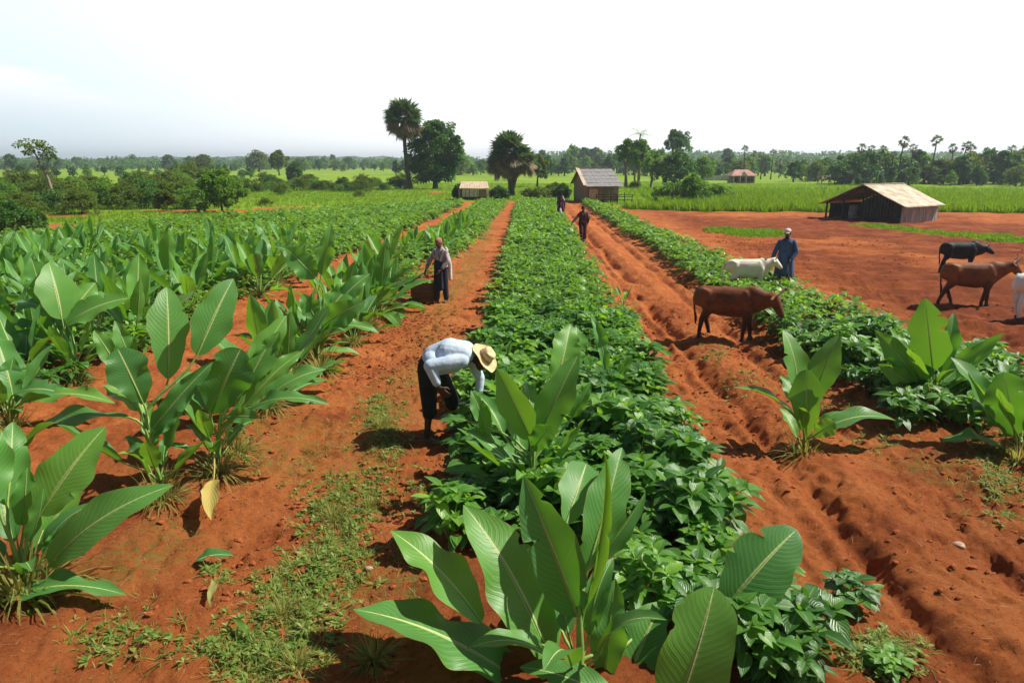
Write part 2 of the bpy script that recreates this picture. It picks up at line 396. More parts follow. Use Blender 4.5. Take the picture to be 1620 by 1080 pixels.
yd_ = list(np.arange(1.5, 14, .034)); ys = np.array([-v for v in grow(-1.5, 60, .3, 1.3)][::-1] + yd_ + grow(yd_[-1], 2600, .036, 1.011))
XX, YY = np.meshgrid(xs, ys)
xf, yf = XX.ravel(), YY.ravel()
ZZ = hgt(xf, yf)*sst(400,200,np.hypot(xf,yf))
# attribute masks
jx = fbm(xf*.5, yf*.5, 60, 3)
def patch(x, y, px, py, w, h_, j):
    c = G(px,py); rx = w*PXM(c.y); dy = abs(c.y-G(px,py+h_).y)
    return sst(1.05,.75, ((x-c.x)/rx)**2+((y-c.y)/max(dy,.5))**2 + j*.5)
def greenmask(x, y, j):
    ytop = np.interp(x, [-60,-24,-22,-6,-3,3,6.5,8,12,60], [40,40,47,65,66,65,64,55,51.5,50.5])
    g = sst(-.4,.6, y-ytop+j*1.5)
    l = np.interp(y, [0,22,30,41,61], [-36,-33,-30,-27.5,-9])
    g = np.maximum(g, sst(-.5,.8, l-x + j*3)*(y<66)*(y>0))
    for (px,py,w,h_) in ((170,362,150,9),(110,341,50,3),(330,334,110,3),(480,330,80,3),(690,305,16,2)):
        g = g*(1-patch(x,y,px,py,w,h_,j))
    return g
gm = greenmask(xf, yf, jx)
# bare strips inside the left meadow, bare patch by palm
for (px,py,w,h_) in ():
    c = G(px,py); rx = w*PXM(c.y); dy = c.y-G(px,py+h_).y
    gm = gm*(1-sst(1.0,.7, ((xf-c.x)/rx)**2+((yf-c.y)/max(dy*1.4,1))**2 + jx*.6))
def green_islands(x, y, j):
    g = patch(x,y,1182,368,58,9,j)
    c0 = G(1385,358); c1 = G(1660,386)
    t = np.clip(((x-c0.x)*(c1.x-c0.x)+(y-c0.y)*(c1.y-c0.y))/((c1-c0).length**2),0,1)
    d = np.hypot(x-(c0.x+t*(c1.x-c0.x)), y-(c0.y+t*(c1.y-c0.y)))
    return np.maximum(g, sst(1.25,.8,d+j*1.0))
gm = np.maximum(gm, green_islands(xf,yf,jx))
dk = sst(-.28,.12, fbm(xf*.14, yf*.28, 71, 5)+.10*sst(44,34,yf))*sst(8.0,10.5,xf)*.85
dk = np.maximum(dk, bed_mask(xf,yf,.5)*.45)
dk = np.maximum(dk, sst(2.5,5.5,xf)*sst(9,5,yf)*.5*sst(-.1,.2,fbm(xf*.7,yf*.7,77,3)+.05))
mo = np.exp(-((xf+1.95+fbm(xf*0,yf*.4,80,2)*.5)/.35)**2)*sst(6,8,yf)*.8
mo = np.maximum(mo, sst(.10,.30,fbm(xf*.6,yf*.6,83,3)+.05)*((xf<-.8)&(xf>-4))*sst(11,7,yf)*.9)
mo = np.maximum(mo, sst(.12,.3,fbm(xf*.8,yf*.8,85,3))*(xf>4.2)*(yf<9.5)*.7)
nx, ny = len(xs), len(ys)
ii = (np.arange(ny-1)[:,None]*nx + np.arange(nx-1)[None]).ravel()
FQ = np.stack([ii, ii+1, ii+nx+1, ii+nx], -1)
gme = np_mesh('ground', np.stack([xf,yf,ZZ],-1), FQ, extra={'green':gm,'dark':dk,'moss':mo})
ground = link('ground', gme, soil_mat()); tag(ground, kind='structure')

# soil clods and pebbles on the paths (one loose mass)
def ico(sub=1):
    bm = bmesh.new(); bmesh.ops.create_icosphere(bm, subdivisions=sub, radius=1); bm.verts.ensure_lookup_table()
    V = np.array([v.co[:] for v in bm.verts]); Fq = np.array([[v.index for v in f.verts] for f in bm.faces]); bm.free(); return V, Fq
cv, cf = ico(1)
n = 26000
cx = np.concatenate([RNG.uniform(-4.5,-.8,n//2), RNG.uniform(2.2,8,n//4), RNG.uniform(8,22,n//4)])
cy = np.concatenate([RNG.uniform(2.5,16,n//2), RNG.uniform(2.5,16,n//4), RNG.uniform(10,34,n//4)])
keep = fbm(cx*.8,cy*.8,91,3) > RNG.uniform(-.3,.35,len(cx)); cx=cx[keep]; cy=cy[keep]
sz = .003+.026*RNG.random(len(cx))**3.4 + .0003*cy
cv2 = cv*(1+.3*RNG.standard_normal((len(cv),1)))
rot = RNG.uniform(0,6.28,len(cx)); c_, s_ = np.cos(rot)[:,None], np.sin(rot)[:,None]
VX = (cv2[:,0]*c_-cv2[:,1]*s_)*sz[:,None]*RNG.uniform(.7,1.5,(len(cx),1))+cx[:,None]; VY=(cv2[:,0]*s_+cv2[:,1]*c_)*sz[:,None]+cy[:,None]; VZ=cv2[:,2]*sz[:,None]*.7+(hgt(cx,cy)+sz*.25)[:,None]
me = np_mesh('soil_clods', np.stack([VX,VY,VZ],-1).reshape(-1,3), (cf[None]+(np.arange(len(cx))*len(cv))[:,None,None]).reshape(-1,3), smooth=False)
M_CLOD = plain('soil_clod', (.36,.105,.036), .95, c2=(.20,.05,.02), nscale=3, coord='Object', spec=.1)
tag(link('soil_clods', me, M_CLOD), 'loose crumbs and clods of red earth strewn over the paths', 'soil clods', kind='stuff')

# ================================================================= SMALL CROPS
def crop_template(shoots=9, per=7, seg=3, L=.16, rad=.22, h=.40, seed=1, mid=True):
    r = np.random.default_rng(seed); parts = []
    for i in range(shoots):
        a = i*2.4; d = rad*math.sqrt((i+.3)/shoots); top = h*(1-.35*(d/rad)**2)*r.uniform(.8,1.15)
        c = np.array([math.cos(a)*d, math.sin(a)*d, top])
        az = np.arange(per)*2*np.pi/per*1.0 + r.uniform(0,6.28) + r.uniform(-.3,.3,per)
        el = r.uniform(-.25,.75,per)
        D = dirs(az, el); D[:,0] += math.cos(a)*d*.8; D[:,1] += math.sin(a)*d*.8
        LL = L*r.uniform(.65,1.25,per)
        parts.append(leafs(c+nrm(D)*.012, D, LL, LL*r.uniform(.48,.62,per), np.array([0,0,1.])+r.uniform(-.25,.25,(per,3)), seg=seg, droop=r.uniform(.1,.5,per), fold=.28, mid=mid, rnd=np.clip(r.normal(.45,.22,per),0,1)))
        # young upright light leaves
        k = 2; parts.append(leafs(np.tile(c,(k,1)), dirs(r.uniform(0,6.28,k), r.uniform(.6,1.2,k)), L*.55, L*.26, np.array([0,0,1.])+r.uniform(-.5,.5,(k,3)), seg=seg, mid=mid, rnd=np.full(k,.95)))
        # lower leaves
        k = per//2+1; az = r.uniform(0,6.28,k)
        parts.append(leafs(c*np.array([1,1,.55])+dirs(az,np.zeros(k))*.03, dirs(az, r.uniform(-.5,.3,k)), L*1.0, L*.55, np.array([0,0,1.])+r.uniform(-.2,.2,(k,3)), seg=seg, droop=.3, mid=mid, rnd=r.uniform(0,.4,k)))
    return merge(parts)
def crop_stems(shoots, rad, h, seed):
    ps = []
    for i in range(shoots):
        a = i*2.4; d = rad*math.sqrt((i+.3)/shoots)
        ps.append(tube_np([[0,0,-.03],[math.cos(a)*d*.6,math.sin(a)*d*.6,h*.4],[math.cos(a)*d,math.sin(a)*d,h*.85]], [.008,.006,.004], 5))
    return merge(ps)
NT = []
for s in range(7):
    T = crop_template(shoots=7+s%3, per=6+s%2, seg=4, L=.15+.012*(s%4), rad=.22, h=.36+.03*(s%3), seed=20+s)
    NT.append(T)
crop_src = []
for s, T in enumerate(NT):
    me_l = np_mesh('crop_leaves', T[0],T[1],T[2],T[3]); me_l.materials.append(M_CROP)
    St = crop_stems(7+s%3,.22,.36+.03*(s%3),s); me_s = np_mesh('crop_stems', *St[:3], rnd=St[3]); me_s.materials.append(M_STEM)
    crop_src.append((me_l, me_s))
FT = [crop_template(shoots=5, per=5, seg=2, L=.20, rad=.24, h=.40, seed=50+s, mid=False) for s in range(4)]
FFT = [crop_template(shoots=3, per=5, seg=2, L=.27, rad=.26, h=.40, seed=70+s, mid=False) for s in range(4)]
def spots(x0, x1, y0, y1, inside, step):
    pts = []
    for yy in np.arange(y0, y1, step):
        for xx in np.arange(x0, x1, step):
            x = xx + RNG.uniform(-.4,.4)*step; y = yy + RNG.uniform(-.4,.4)*step
            if inside(x,y): pts.append((x,y))
    return pts
inC = lambda x,y: ed(bcL,y)+.12 < x < ed(bcR,y)-.12
inR = lambda x,y: ed(brL,y)+.15 < x < ed(brR,y)-.1
inR1 = lambda x,y: ed(r1L,y)+.2 < x < ed(r1R,y)-.15
inR2 = lambda x,y: leftlim(y) < x < ed(r2R,y)-.15
center = [(x,y,'c') for x,y in spots(-1.2,3.2,3.5,62.5,inC,.375)]
center = [p for p in center if not (p[1] < 5.6 and p[0] < .75) and not (p[1]<4.6)]
right = [(x,y,'r') for x,y in spots(4.4,9,8.9,61.5,inR,.46)]
row1 = [(x,y,'1') for x,y in spots(-6,-1,25,61.5,inR1,.46)] + [(x,y,'1') for x,y in spots(-6,-1,18,25,inR1,.46) if RNG.random()<.35]
left = [(x,y,'2') for x,y in spots(-30,-4,8.5,60.5,inR2,.50)]
extra = [(1.75,4.5,'c'),(2.0,4.9,'c'),(1.55,4.15,'c'),(2.05,4.3,'c'),(1.8,3.95,'c'),(1.35,4.35,'c')]
allc = center+right+row1+left+extra
allc.sort(key=lambda p: math.hypot(p[0],p[1]) - (0 if p[2] in 'cr' else -1.0))
LBL = {'c':('leafy green crop plant growing in the wide central bed between the two red paths','leafy crop plants in the central bed'),
       'r':('leafy green crop plant in the narrow bed on the right beside the cattle','leafy crop plants in the right bed'),
       '1':('leafy green crop plant in the bed just left of the central path','leafy crop plants left of the path'),
       '2':('leafy green crop plant in the far left field under the broad leaved plants','leafy crop plants in the left field')}
NEARN = 285
allc=[p for p in allc if random.random()>.04]
for i, (x,y,k) in enumerate(allc[:NEARN]):
    ml, ms = crop_src[i % 7]
    s = RNG.uniform(.72,1.35)
    if k=='r': s *= 1.1
    t = thing('crop_plant', LBL[k][0], 'crop plant', (x,y,hz(x,y)), RNG.uniform(0,6.28), LBL[k][1])
    t.scale = (s,s,s*RNG.uniform(.85,1.15))
    link('foliage', ml, None, t); link('stems', ms, None, t)
rest = allc[NEARN:]
def mass(name, pts, label, mat=M_CROPF):
    ps = []
    for tier, TT in ((0,FT),(1,FFT)):
        sel = [p for p in pts if (p[1] < 27) == (tier==0)]
        for j, T in enumerate(TT):
            q = np.array([(p[0],p[1],0) for p in sel[j::4]])
            if not len(q): continue
            q[:,2] = hgt(q[:,0],q[:,1])
            ps.append(replicate(T, q, RNG.uniform(0,6.28,len(q)), RNG.uniform(.75,1.25,len(q)), .35))
    V,Fq,U,r = merge(ps)
    return tag(link(name, np_mesh(name,V,Fq,None,r), mat), label, 'crop plants', kind='stuff')
mass('crop_bed', [p for p in rest if p[2]=='c'], 'far part of the central bed, packed with small leafy green plants')
mass('crop_bed', [p for p in rest if p[2]=='r'], 'far part of the narrow right bed, a low hedge of leafy green plants')
mass('crop_bed', [p for p in rest if p[2]=='1'], 'far bed of small green plants just left of the central path')
mass('crop_field', [p for p in rest if p[2]=='2'], 'broad left field densely covered with small green plants')

# ================================================================= GRASS
def tuft(nb=14, L=.25, W=.012, spread=.9, seed=0, seg=3, rad=.04, lo=.35, hi=1.45, droop=.5, rlo=0, rhi=1):
    r = np.random.default_rng(seed); az = r.uniform(0,6.28,nb); el = r.uniform(lo,hi,nb)
    Pn = dirs(az, np.zeros(nb))*rad*r.random((nb,1)); LL = L*r.uniform(.5,1.2,nb)
    return leafs(Pn, dirs(az,el), LL, W, dirs(az, el+1.2), seg=seg, droop=r.uniform(.1,droop*1.6,nb), fold=.1, prof='blade', mid=False, rnd=r.uniform(rlo,rhi,nb))
def scatter(name, T, pts, sc, mat, label, cat, kind='stuff', z=None):
    ps = []
    pts = np.array(pts)
    for j, t in enumerate(T):
        q = pts[j::len(T)]
        if not len(q): continue
        q3 = np.stack([q[:,0],q[:,1],hgt(q[:,0],q[:,1])-.005],-1)
        ps.append(replicate(t, q3, RNG.uniform(0,6.28,len(q)), RNG.uniform(sc[0],sc[1],len(q)), .4))
    V,Fq,U,r = merge(ps)
    return tag(link(name, np_mesh(name,V,Fq,None,r), mat), label, cat, kind=kind)
# tall grass crop behind the red field and behind the huts
TG = [tuft(12, .85, .045, seed=s, seg=2, rad=.18, lo=.9, hi=1.55, droop=.25) for s in range(5)]
pts = []
xx = RNG.uniform(7.5,75,60000); yy = RNG.uniform(50.5,92,60000)
j = fbm(xx*.5,yy*.5,60,3)
ok = (greenmask(xx,yy,j)>.6)&((yy<76)|(RNG.random(60000)<.25))&(yy>50+j*2)&~((xx<12.5)&(yy>56))&((yy<57)|(RNG.random(60000)<.5))
scatter('tall_grass', TG, np.stack([xx[ok],yy[ok]],-1)[:24000], (.7,1.2), M_GRASS, 'tall bright green grass crop standing beyond the red ploughed field', 'tall grass')
# meadow grass, left and centre
SG = [tuft(8, .34, .06, seed=30+s, seg=1, rad=.25, lo=.6, hi=1.5) for s in range(5)]
xx = RNG.uniform(-70,60,120000); yy = 38+RNG.random(120000)**1.3*85
j = fbm(xx*.5,yy*.5,60,3); ok = greenmask(xx,yy,j)>.5
ok &= (xx > -1.0*yy-5)&(xx<.95*yy)
scatter('meadow_grass', SG, np.stack([xx[ok],yy[ok]],-1)[:48000], (.6,1.4), M_GRASS, 'short bright green meadow grass covering the flat land beyond the crops', 'grass')
# green islands in the red field
xx = RNG.uniform(9,40,90000); yy = RNG.uniform(24,44,90000); j = fbm(xx*.5,yy*.5,60,3); ok = green_islands(xx,yy,j)>.4
IG = [tuft(9, .22, .022, seed=40+s, seg=2, rad=.1, lo=.5, hi=1.5) for s in range(4)]
scatter('grass_patch', IG, np.stack([xx[ok],yy[ok]],-1)[:16000], (.6,1.3), M_GRASS, 'patches of short green grass on the red field around the tin roofed shed', 'grass')
# litter and weeds on the left path, defined by photo clusters laid on the ground
WT = [tuft(11, .16, .009, seed=60+s, seg=2, rad=.03, lo=.1, hi=1.2, droop=.6) for s in range(5)]
def leafy(seed, k=9, L=.06):
    r = np.random.default_rng(seed); az = r.uniform(0,6.28,k)
    return leafs(dirs(az,np.zeros(k))*.02*r.random((k,1))+np.array([0,0,.02]), dirs(az, r.uniform(0,.9,k)), L*r.uniform(.6,1.3,k), L*.4, np.array([0,0,1.]), seg=2, mid=False, rnd=r.uniform(.1,.9,k))
WT += [leafy(80+s) for s in range(5)]
cl = [(530,800,60,55,300),(590,770,40,40,120),(600,650,35,35,220),(615,700,30,30,160),(470,960,80,60,320),(420,1030,110,50,380),(520,890,70,50,240),
      (190,1010,90,45,110),(420,640,30,30,40),(450,930,60,50,120),(660,770,40,40,60),(700,690,30,20,40),(1400,1040,60,35,190),(1500,640,70,40,260),(1590,770,60,50,150),(1560,720,40,40,100),
      (560,850,60,60,120),(380,700,30,60,80),(1330,950,30,20,40),(1385,700,60,20,40),(1300,640,60,25,40),(1130,560,30,15,60),(1180,600,60,20,60),(340,900,30,20,40)]
pts = []
for (px,py,wx,wy,n_) in cl:
    for _ in range(int(n_*1.0)):
        g = G(px+random.gauss(0,wx*.5), py+random.gauss(0,wy*.5)); pts.append((g.x,g.y))
scatter('path_weeds', WT, pts, (.4,1.15), M_WEED, 'yellow green weeds and cut leaf litter sprawling over the red paths', 'weeds')
# mossy small grass along the left path, bed edges
pts = []
for _ in range(5200):
    y = 7+48*random.random()**1.6; pts.append((-1.95+random.gauss(0,.32)-.01*y+math.sin(y*.6)*.15, y))
for _ in range(2600):
    y = 4+30*random.random(); pts.append((random.choice([ed(bcL,y)-.05,ed(bcR,y)+.08,ed(r1R,y)+.05,ed(brL,y)-.1])+random.gauss(0,.12), y))
ST = [tuft(7, .07, .009, seed=90+s, seg=1, rad=.05, lo=.1, hi=1.2) for s in range(4)]
scatter('path_grass', ST, [p for p in pts if fbm(np.array([p[0]]),np.array([p[1]]),99,2)[0]>-.12], (.6,1.5), M_WEED, 'thin low grass creeping along the middle of the red paths', 'grass')
# dry straws on the soil
r_ = RNG; k=4500
sx = np.concatenate([r_.uniform(-4,-.9,k//2), r_.uniform(2.4,7,k//2)]); sy = r_.uniform(3.2,14,k)
az = r_.uniform(0,6.28,k)
V,Fq,U,rr = leafs(np.stack([sx,sy,hgt(sx,sy)+.008],-1), dirs(az,r_.uniform(-.05,.12,k)), r_.uniform(.04,.16,k), .004, np.array([0,0,1.]), seg=1, droop=.05, mid=False)
tag(link('straw', np_mesh('straw',V,Fq,None,rr), foliage('straw',[(.3,.2,.08),(.5,.38,.2)],tmix=.1)), 'dry straws and leaf scraps scattered on the red soil', 'straw', kind='stuff')
# ================================================================= TREES
def crown_np(lobes, per=90, leaf=.3, seed=0, clump=.30, hole=0.0, down=.15, nclump=14):
    """lobes: (x,y,z,rx,rz). clumps of small leaf faces over and through each lobe"""
    r = np.random.default_rng(seed); Ps=[];Ds=[];Rn=[]
    for (x,y,z,rx,rz) in lobes:
        for c in range(nclump):
            d = r.standard_normal(3); d /= np.linalg.norm(d)
            if d[2] < -.6: d[2] *= -1
            rad = r.uniform(.55,1.0)
            cc = np.array([x,y,z])+d*np.array([rx,rx,rz])*rad*(1+.12*r.standard_normal())
            cr = clump*rx*r.uniform(.6,1.35)
            k = int(per*r.uniform(.6,1.3))
            e = r.standard_normal((k,3)); e = nrm(e); q = cc + e*cr*np.array([1,1,.7])*(.35+.65*r.random((k,1))**.4)
            Ps.append(q); dd = e*.8+d*.5+r.standard_normal((k,3))*.5; dd[:,2]-=down; Ds.append(dd)
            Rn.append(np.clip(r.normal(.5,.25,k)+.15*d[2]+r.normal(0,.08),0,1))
    Pn=np.concatenate(Ps); D=nrm(np.concatenate(Ds)); n=len(Pn)
    N = nrm(r.standard_normal((n,3))+np.array([0,0,1.2]))
    LL = leaf*r.uniform(.6,1.3,n)
    return leafs(Pn, D, LL, LL*.6, N, seg=2, droop=.2, fold=.3, mid=False, rnd=np.concatenate(Rn))
def trunk_np(h, r0, r1, lean=(0,0), limbs=(), seed=0, flare=1.5):
    rr = np.random.default_rng(seed); t=np.linspace(0,1,9)
    pts = np.stack([lean[0]*t**1.5+.03*h*np.sin(t*4+seed)*t, lean[1]*t**1.5+.02*h*np.cos(t*3+seed)*t, -.25+(h+.25)*t],-1)
    rad = r0+(r1-r0)*t; rad[0]*=flare; rad[1]*=1+(flare-1)*.35
    ps=[tube_np(pts,rad,9)]
    for (tt,ex,ey,ez,rl) in limbs:
        b = np.array([np.interp(tt,t,pts[:,k]) for k in range(3)]); e=np.array([ex,ey,ez]); m_=(b+e)/2+np.array([(ex-b[0])*.15,(ey-b[1])*.15,-.06*np.linalg.norm(e-b)])
        ps.append(tube_np([b,m_,e],[rl,rl*.7,rl*.35],6))
    return merge(ps)
def mk(name, T, mat, parent, smooth=True):
    return link(name, np_mesh(name, T[0],T[1],T[2],T[3],smooth=smooth), mat, parent)
def broad(name, label, cat, loc, h, w, seed, mat=M_TREE, group=None, nl=6, leaf=.3, per=70, trunkh=.35, lean=(0,0), r0=None, bark=M_BARK, nclump=12, flat=1.0, low=.0, clump=.30):
    r = np.random.default_rng(seed); r0 = r0 or h*.035
    tag_=thing(name,label,cat,loc,0,group)
    cb = h*trunkh*(1-low); ch = h-cb; lobes=[]; limbs=[]
    for i in range(nl):
        a=i*2.4+seed; f=i/max(nl-1,1); zz=cb+ch*(.14+.62*f); dd=w*.5*.55*math.sin(math.pi*(.25+.6*f))
        if i==nl-1: dd*=.2
        rx=w*.5*r.uniform(.42,.62)*(1.1-.35*f); rz=rx*r.uniform(.75,1.0)*flat
        lx,ly=lean[0]*(.5+.5*f)+math.cos(a)*dd, lean[1]*(.5+.5*f)+math.sin(a)*dd
        zz=min(zz,h-rz*.9); lobes.append((lx,ly,zz,rx,rz)); limbs.append((r.uniform(.45,.95),lx,ly,zz,r0*.4))
    mk('trunk', trunk_np(cb+ch*.5,r0,r0*.4,lean,limbs,seed), bark, tag_)
    mk('crown', crown_np(lobes,per,leaf,seed,nclump=nclump,clump=clump), mat, tag_)
    return tag_
def atpx(px, py, z=0): g=G(px,py); return (g.x,g.y,hz(g.x,g.y)*(g.y<200))
def hpx(Y, n): return n*PXM(Y)   # size in metres of n photo pixels at ground distance Y

# ---- fan palms
def fan_palm_crown(rad, nf=46, seed=0, brown=.3, blade=11, skirt=.5):
    r=np.random.default_rng(seed); ps=[]
    for i in range(nf):
        el = math.asin(r.uniform(-.93, 1.0))
        az = r.uniform(0,6.28); pl = rad*r.uniform(.42,.60)
        d = dirs(az,el); c = d*pl
        dead = el < -.35+r.uniform(-.2,.2)
        rb = r.uniform(0,.3) if dead else r.uniform(.6,1)
        ps.append(leafs(d*.1, d, pl, .05, dirs(az,el+1.57), seg=1, droop=.0, mid=False, rnd=[.35]))
        side = dirs(az+1.57,0.); up = np.cross(d, side)*-1
        tw = r.uniform(-1.0,1.0); s2 = side*math.cos(tw)+up*math.sin(tw)
        an = np.linspace(-1.9,1.9,blade)*(.45 if dead else 1); D = d[None]*np.cos(an)[:,None]+s2[None]*np.sin(an)[:,None]
        L = rad*.52*(1-.12*np.abs(an))*r.uniform(.8,1.15)
        nn = np.cross(d,s2); nn = nn+r.standard_normal((blade,3))*.25
        ps.append(leafs(np.tile(c,(blade,1)), D, L, L*.25, nn, seg=2, droop=.10 if not dead else .35, prof='blade', mid=False, rnd=np.clip(rb+r.normal(0,.08,blade),0,1)))
    return merge(ps)
def palm(name,label,loc,h,crad,seed,r0=.22,lean=(0,0),group=None,nf=46,blade=11,flare=1.9):
    t=thing(name,label,'palm tree',loc,0,group)
    mk('trunk',trunk_np(h,r0,r0*.62,lean,(),seed,flare),M_BARK,t)
    C=fan_palm_crown(crad,nf,seed,blade=blade); C[0][:]+=np.array([lean[0]+.03*h*math.sin(4+seed),lean[1]+.02*h*math.cos(3+seed),h])
    mk('crown',C,M_PALM,t); return t
g=atpx(648,300); Yp=g[1]
palm('fan_palm','tallest fan palm, rising far above the round dark tree beside it',g,hpx(Yp,110),hpx(Yp,33),3,r0=.33,lean=(-.6,0),nf=130,blade=13)
g=atpx(689,299)
D_ = hpx(g[1],1)
t=thing('round_tree','dense dark green round tree standing right of the tallest palm','tree',g)
lb=[(0,0,62,32,30),(-14,4,78,24,20),(14,-3,76,26,22),(26,2,55,20,22),(-24,-2,52,20,20),(-27,0,34,15,15),(6,0,92,20,10),(-2,-5,34,26,16),(20,3,34,18,16),(30,0,68,14,14),(-6,0,18,22,10),(12,0,20,18,10),(32,0,44,12,14)]
lb=[(x*D_,y*D_,z*D_*1.0,a*D_*.92,b*D_*.9) for x,y,z,a,b in lb]
mk('trunk',trunk_np(55*D_,.35,.15,(0,0),[(.4,l[0],l[1],l[2],.12) for l in lb],5),M_BARK,t)
mk('crown',crown_np(lb,85,.34,77,nclump=24,clump=.33),M_TREE,t)
# short forked palm
g=atpx(810,309); Yq=g[1]; u=hpx(Yq,1)
t=thing('fan_palm','short wide fan palm with a forked trunk and shaggy brown skirt','palm tree',g)
mk('trunk',merge([tube_np([(0,0,-.3),(-.1,0,1.2),(-.35,.1,3.0),(-.3,.1,58*u)],[.42,.33,.26,.2],9),tube_np([(0.02,0,.8),(.35,0,1.9),(.9,.1,2.9),(.8,.1,56*u)],[.30,.26,.24,.15],9)]),M_BARK,t)
C1=fan_palm_crown(35*u,120,8,blade=12); C1[0][:]+=np.array([-.15,0,68*u])
C2=fan_palm_crown(30*u,80,9,blade=12); C2[0][:]*=np.array([1,1,.85]); C2[0][:]+=np.array([15*u,0,52*u]); C2[3][:]*=.85
C3=fan_palm_crown(30*u,80,19,blade=12); C3[0][:]*=np.array([1,1,.9]); C3[0][:]+=np.array([-12*u,0,50*u]); C3[3][:]*=.9
mk('crown',merge([C1,C2,C3]),M_PALM,t)
g=atpx(850,296); broad('small_tree','loose grey green tree half hidden behind the short forked palm','tree',g,hpx(g[1],50),hpx(g[1],32),12,M_TREEB,nl=6,leaf=.4)
# thin leaning tree far left
g=atpx(88,332); u=hpx(g[1],1)
t=thing('leaning_tree','tall thin leaning tree with a sparse flat crown, at far left','tree',g)
tr=[tube_np([(0,0,-.2),(-.5*u,0,25*u),(-4*u,0,50*u),(-14*u,0,78*u),(-20*u,0,94*u)],[.16,.13,.11,.08,.04],8)]
lb=[]
for (a,b,c,e,f_) in ((-4,50,14,78,.05),(-8,60,8,92,.04),(-12,72,-34,98,.05),(-14,78,2,100,.04),(-9,66,-30,86,.03)):
    tr.append(tube_np([(a*u,0,b*u),((a+c)/2*u,.3,(b+e)/2*u+.2),(c*u,.2,e*u)],[f_*1.3,f_,.02],6))
mk('trunk',merge(tr),M_BARKL,t)
for (x,y,z,a,b) in ((-36,0,101,12,4),(-22,1,103,15,4),(-4,0,100,13,5),(6,0,94,9,4),(8,0,82,7,4),(-28,0,90,7,3),(-14,0,96,12,4),(-2,1,88,8,3)): lb.append((x*u,y*u,z*u,a*u,b*u))
mk('crown',crown_np(lb,10,.2,5,nclump=11,clump=.3),M_TREEB,t)
# round bright bush
g=atpx(352,336); broad('round_bush','bright green round bush tree on the edge of the left crop field','bush',g,hpx(g[1],66),hpx(g[1],74),22,M_TREEL,nl=10,leaf=.17,per=120,trunkh=.16,nclump=16,r0=.1)
g=atpx(264,334); broad('bush','small dark bush standing left of the bright round bush','bush',g,hpx(g[1],46),hpx(g[1],36),23,M_TREEB,nl=6,leaf=.15,per=90,trunkh=.15,r0=.07)
# dark leafy bush at left edge
for i,(px,py,w,h_) in enumerate(((8,374,95,55),(48,366,50,34))):
    g=atpx(px,py); broad('bush',('large dark leafy bush cut by the left edge of the picture','low dark bush in front of the bare red strip at far left')[i],'bush',g,hpx(g[1],h_),hpx(g[1],w),31+i,M_TREE,nl=9,leaf=.16,per=110,trunkh=.1,nclump=14,r0=.06)
# shrub belt across the left
bv=[]
for s in range(5):
    b=broad('shrub','olive green shrub in the wild belt across the left meadow','shrub',(0,0,-50),3.2,4.6,100+s,(M_TREEB,M_TREEB,M_TREEL,M_TREEB,M_TREE)[s],'olive shrubs in the left belt',nl=9,leaf=.2,per=60,trunkh=.03,nclump=12,r0=.07); bv.append(b)
belt=[]
for px in range(-20,640,8):
    py = 318 - 26*max(0,(px-250)/390) + random.uniform(-16,10)
    if px>330: py = 300+random.uniform(-8,4)
    belt.append((px+random.uniform(-6,6),py,random.uniform(20,42) if px<330 else random.uniform(10,22)))
belt += [(-10,345,40),(30,342,38),(95,335,36),(130,338,40),(165,330,44),(205,331,40),(235,330,34),(300,330,34),(420,325,12),(445,308,16),(570,304,20),(568,312,10)]
for i,(px,py,hp) in enumerate(belt):
    g=atpx(px,py); s=hpx(g[1],hp)/3.2; zs=1.0
    if i<5: o=bv[i]; o.location=g; o.scale=(s*1.2,s*1.2,s); o.rotation_euler=(0,0,random.uniform(0,6))
    else: copy_tree(bv[random.randrange(5)],g,random.uniform(0,6),(s*random.uniform(.9,1.5),s*1.2,s))
# dark bushes around huts
for (px,py,w,h_,lab,m_) in ((728,316,26,24,'dark bush at the left side of the small cream hut',M_TREE),(890,317,28,24,'dark bush a little left of the grey roofed mud hut',M_TREE),
    (790,316,34,20,'low dark bush under the forked palm on its left',M_TREE),(850,316,60,16,'low hedge of dark bushes running right of the forked palm',M_TREEB),(880,312,34,22,'dark bush between the forked palm and the mud hut',M_TREEB),
    (1095,322,52,44,'green bush mound at the edge of the red field, below the two tall trees',M_TREEL),(1060,318,50,26,'low green bush beside the bush mound right of the mud hut',M_TREEL),(1130,316,60,22,'low bush right of the green mound beyond the red field',M_TREEL),(1005,300,14,10,'tiny bush right of the mud hut',M_TREEB),
    (742,304,20,12,'small round bush behind the small cream hut',M_TREEB),(744,276,10,17,'small dark tree behind the small cream hut',M_TREE),(765,274,16,22,'grey green tree left of the forked palm in the far meadow',M_TREE)):
    g=atpx(px,py); broad('bush',lab,'bush',g,hpx(g[1],h_),hpx(g[1],w),px,m_,nl=7,leaf=.2 if g[1]<90 else .35,per=70,trunkh=.08,nclump=12,r0=.06)
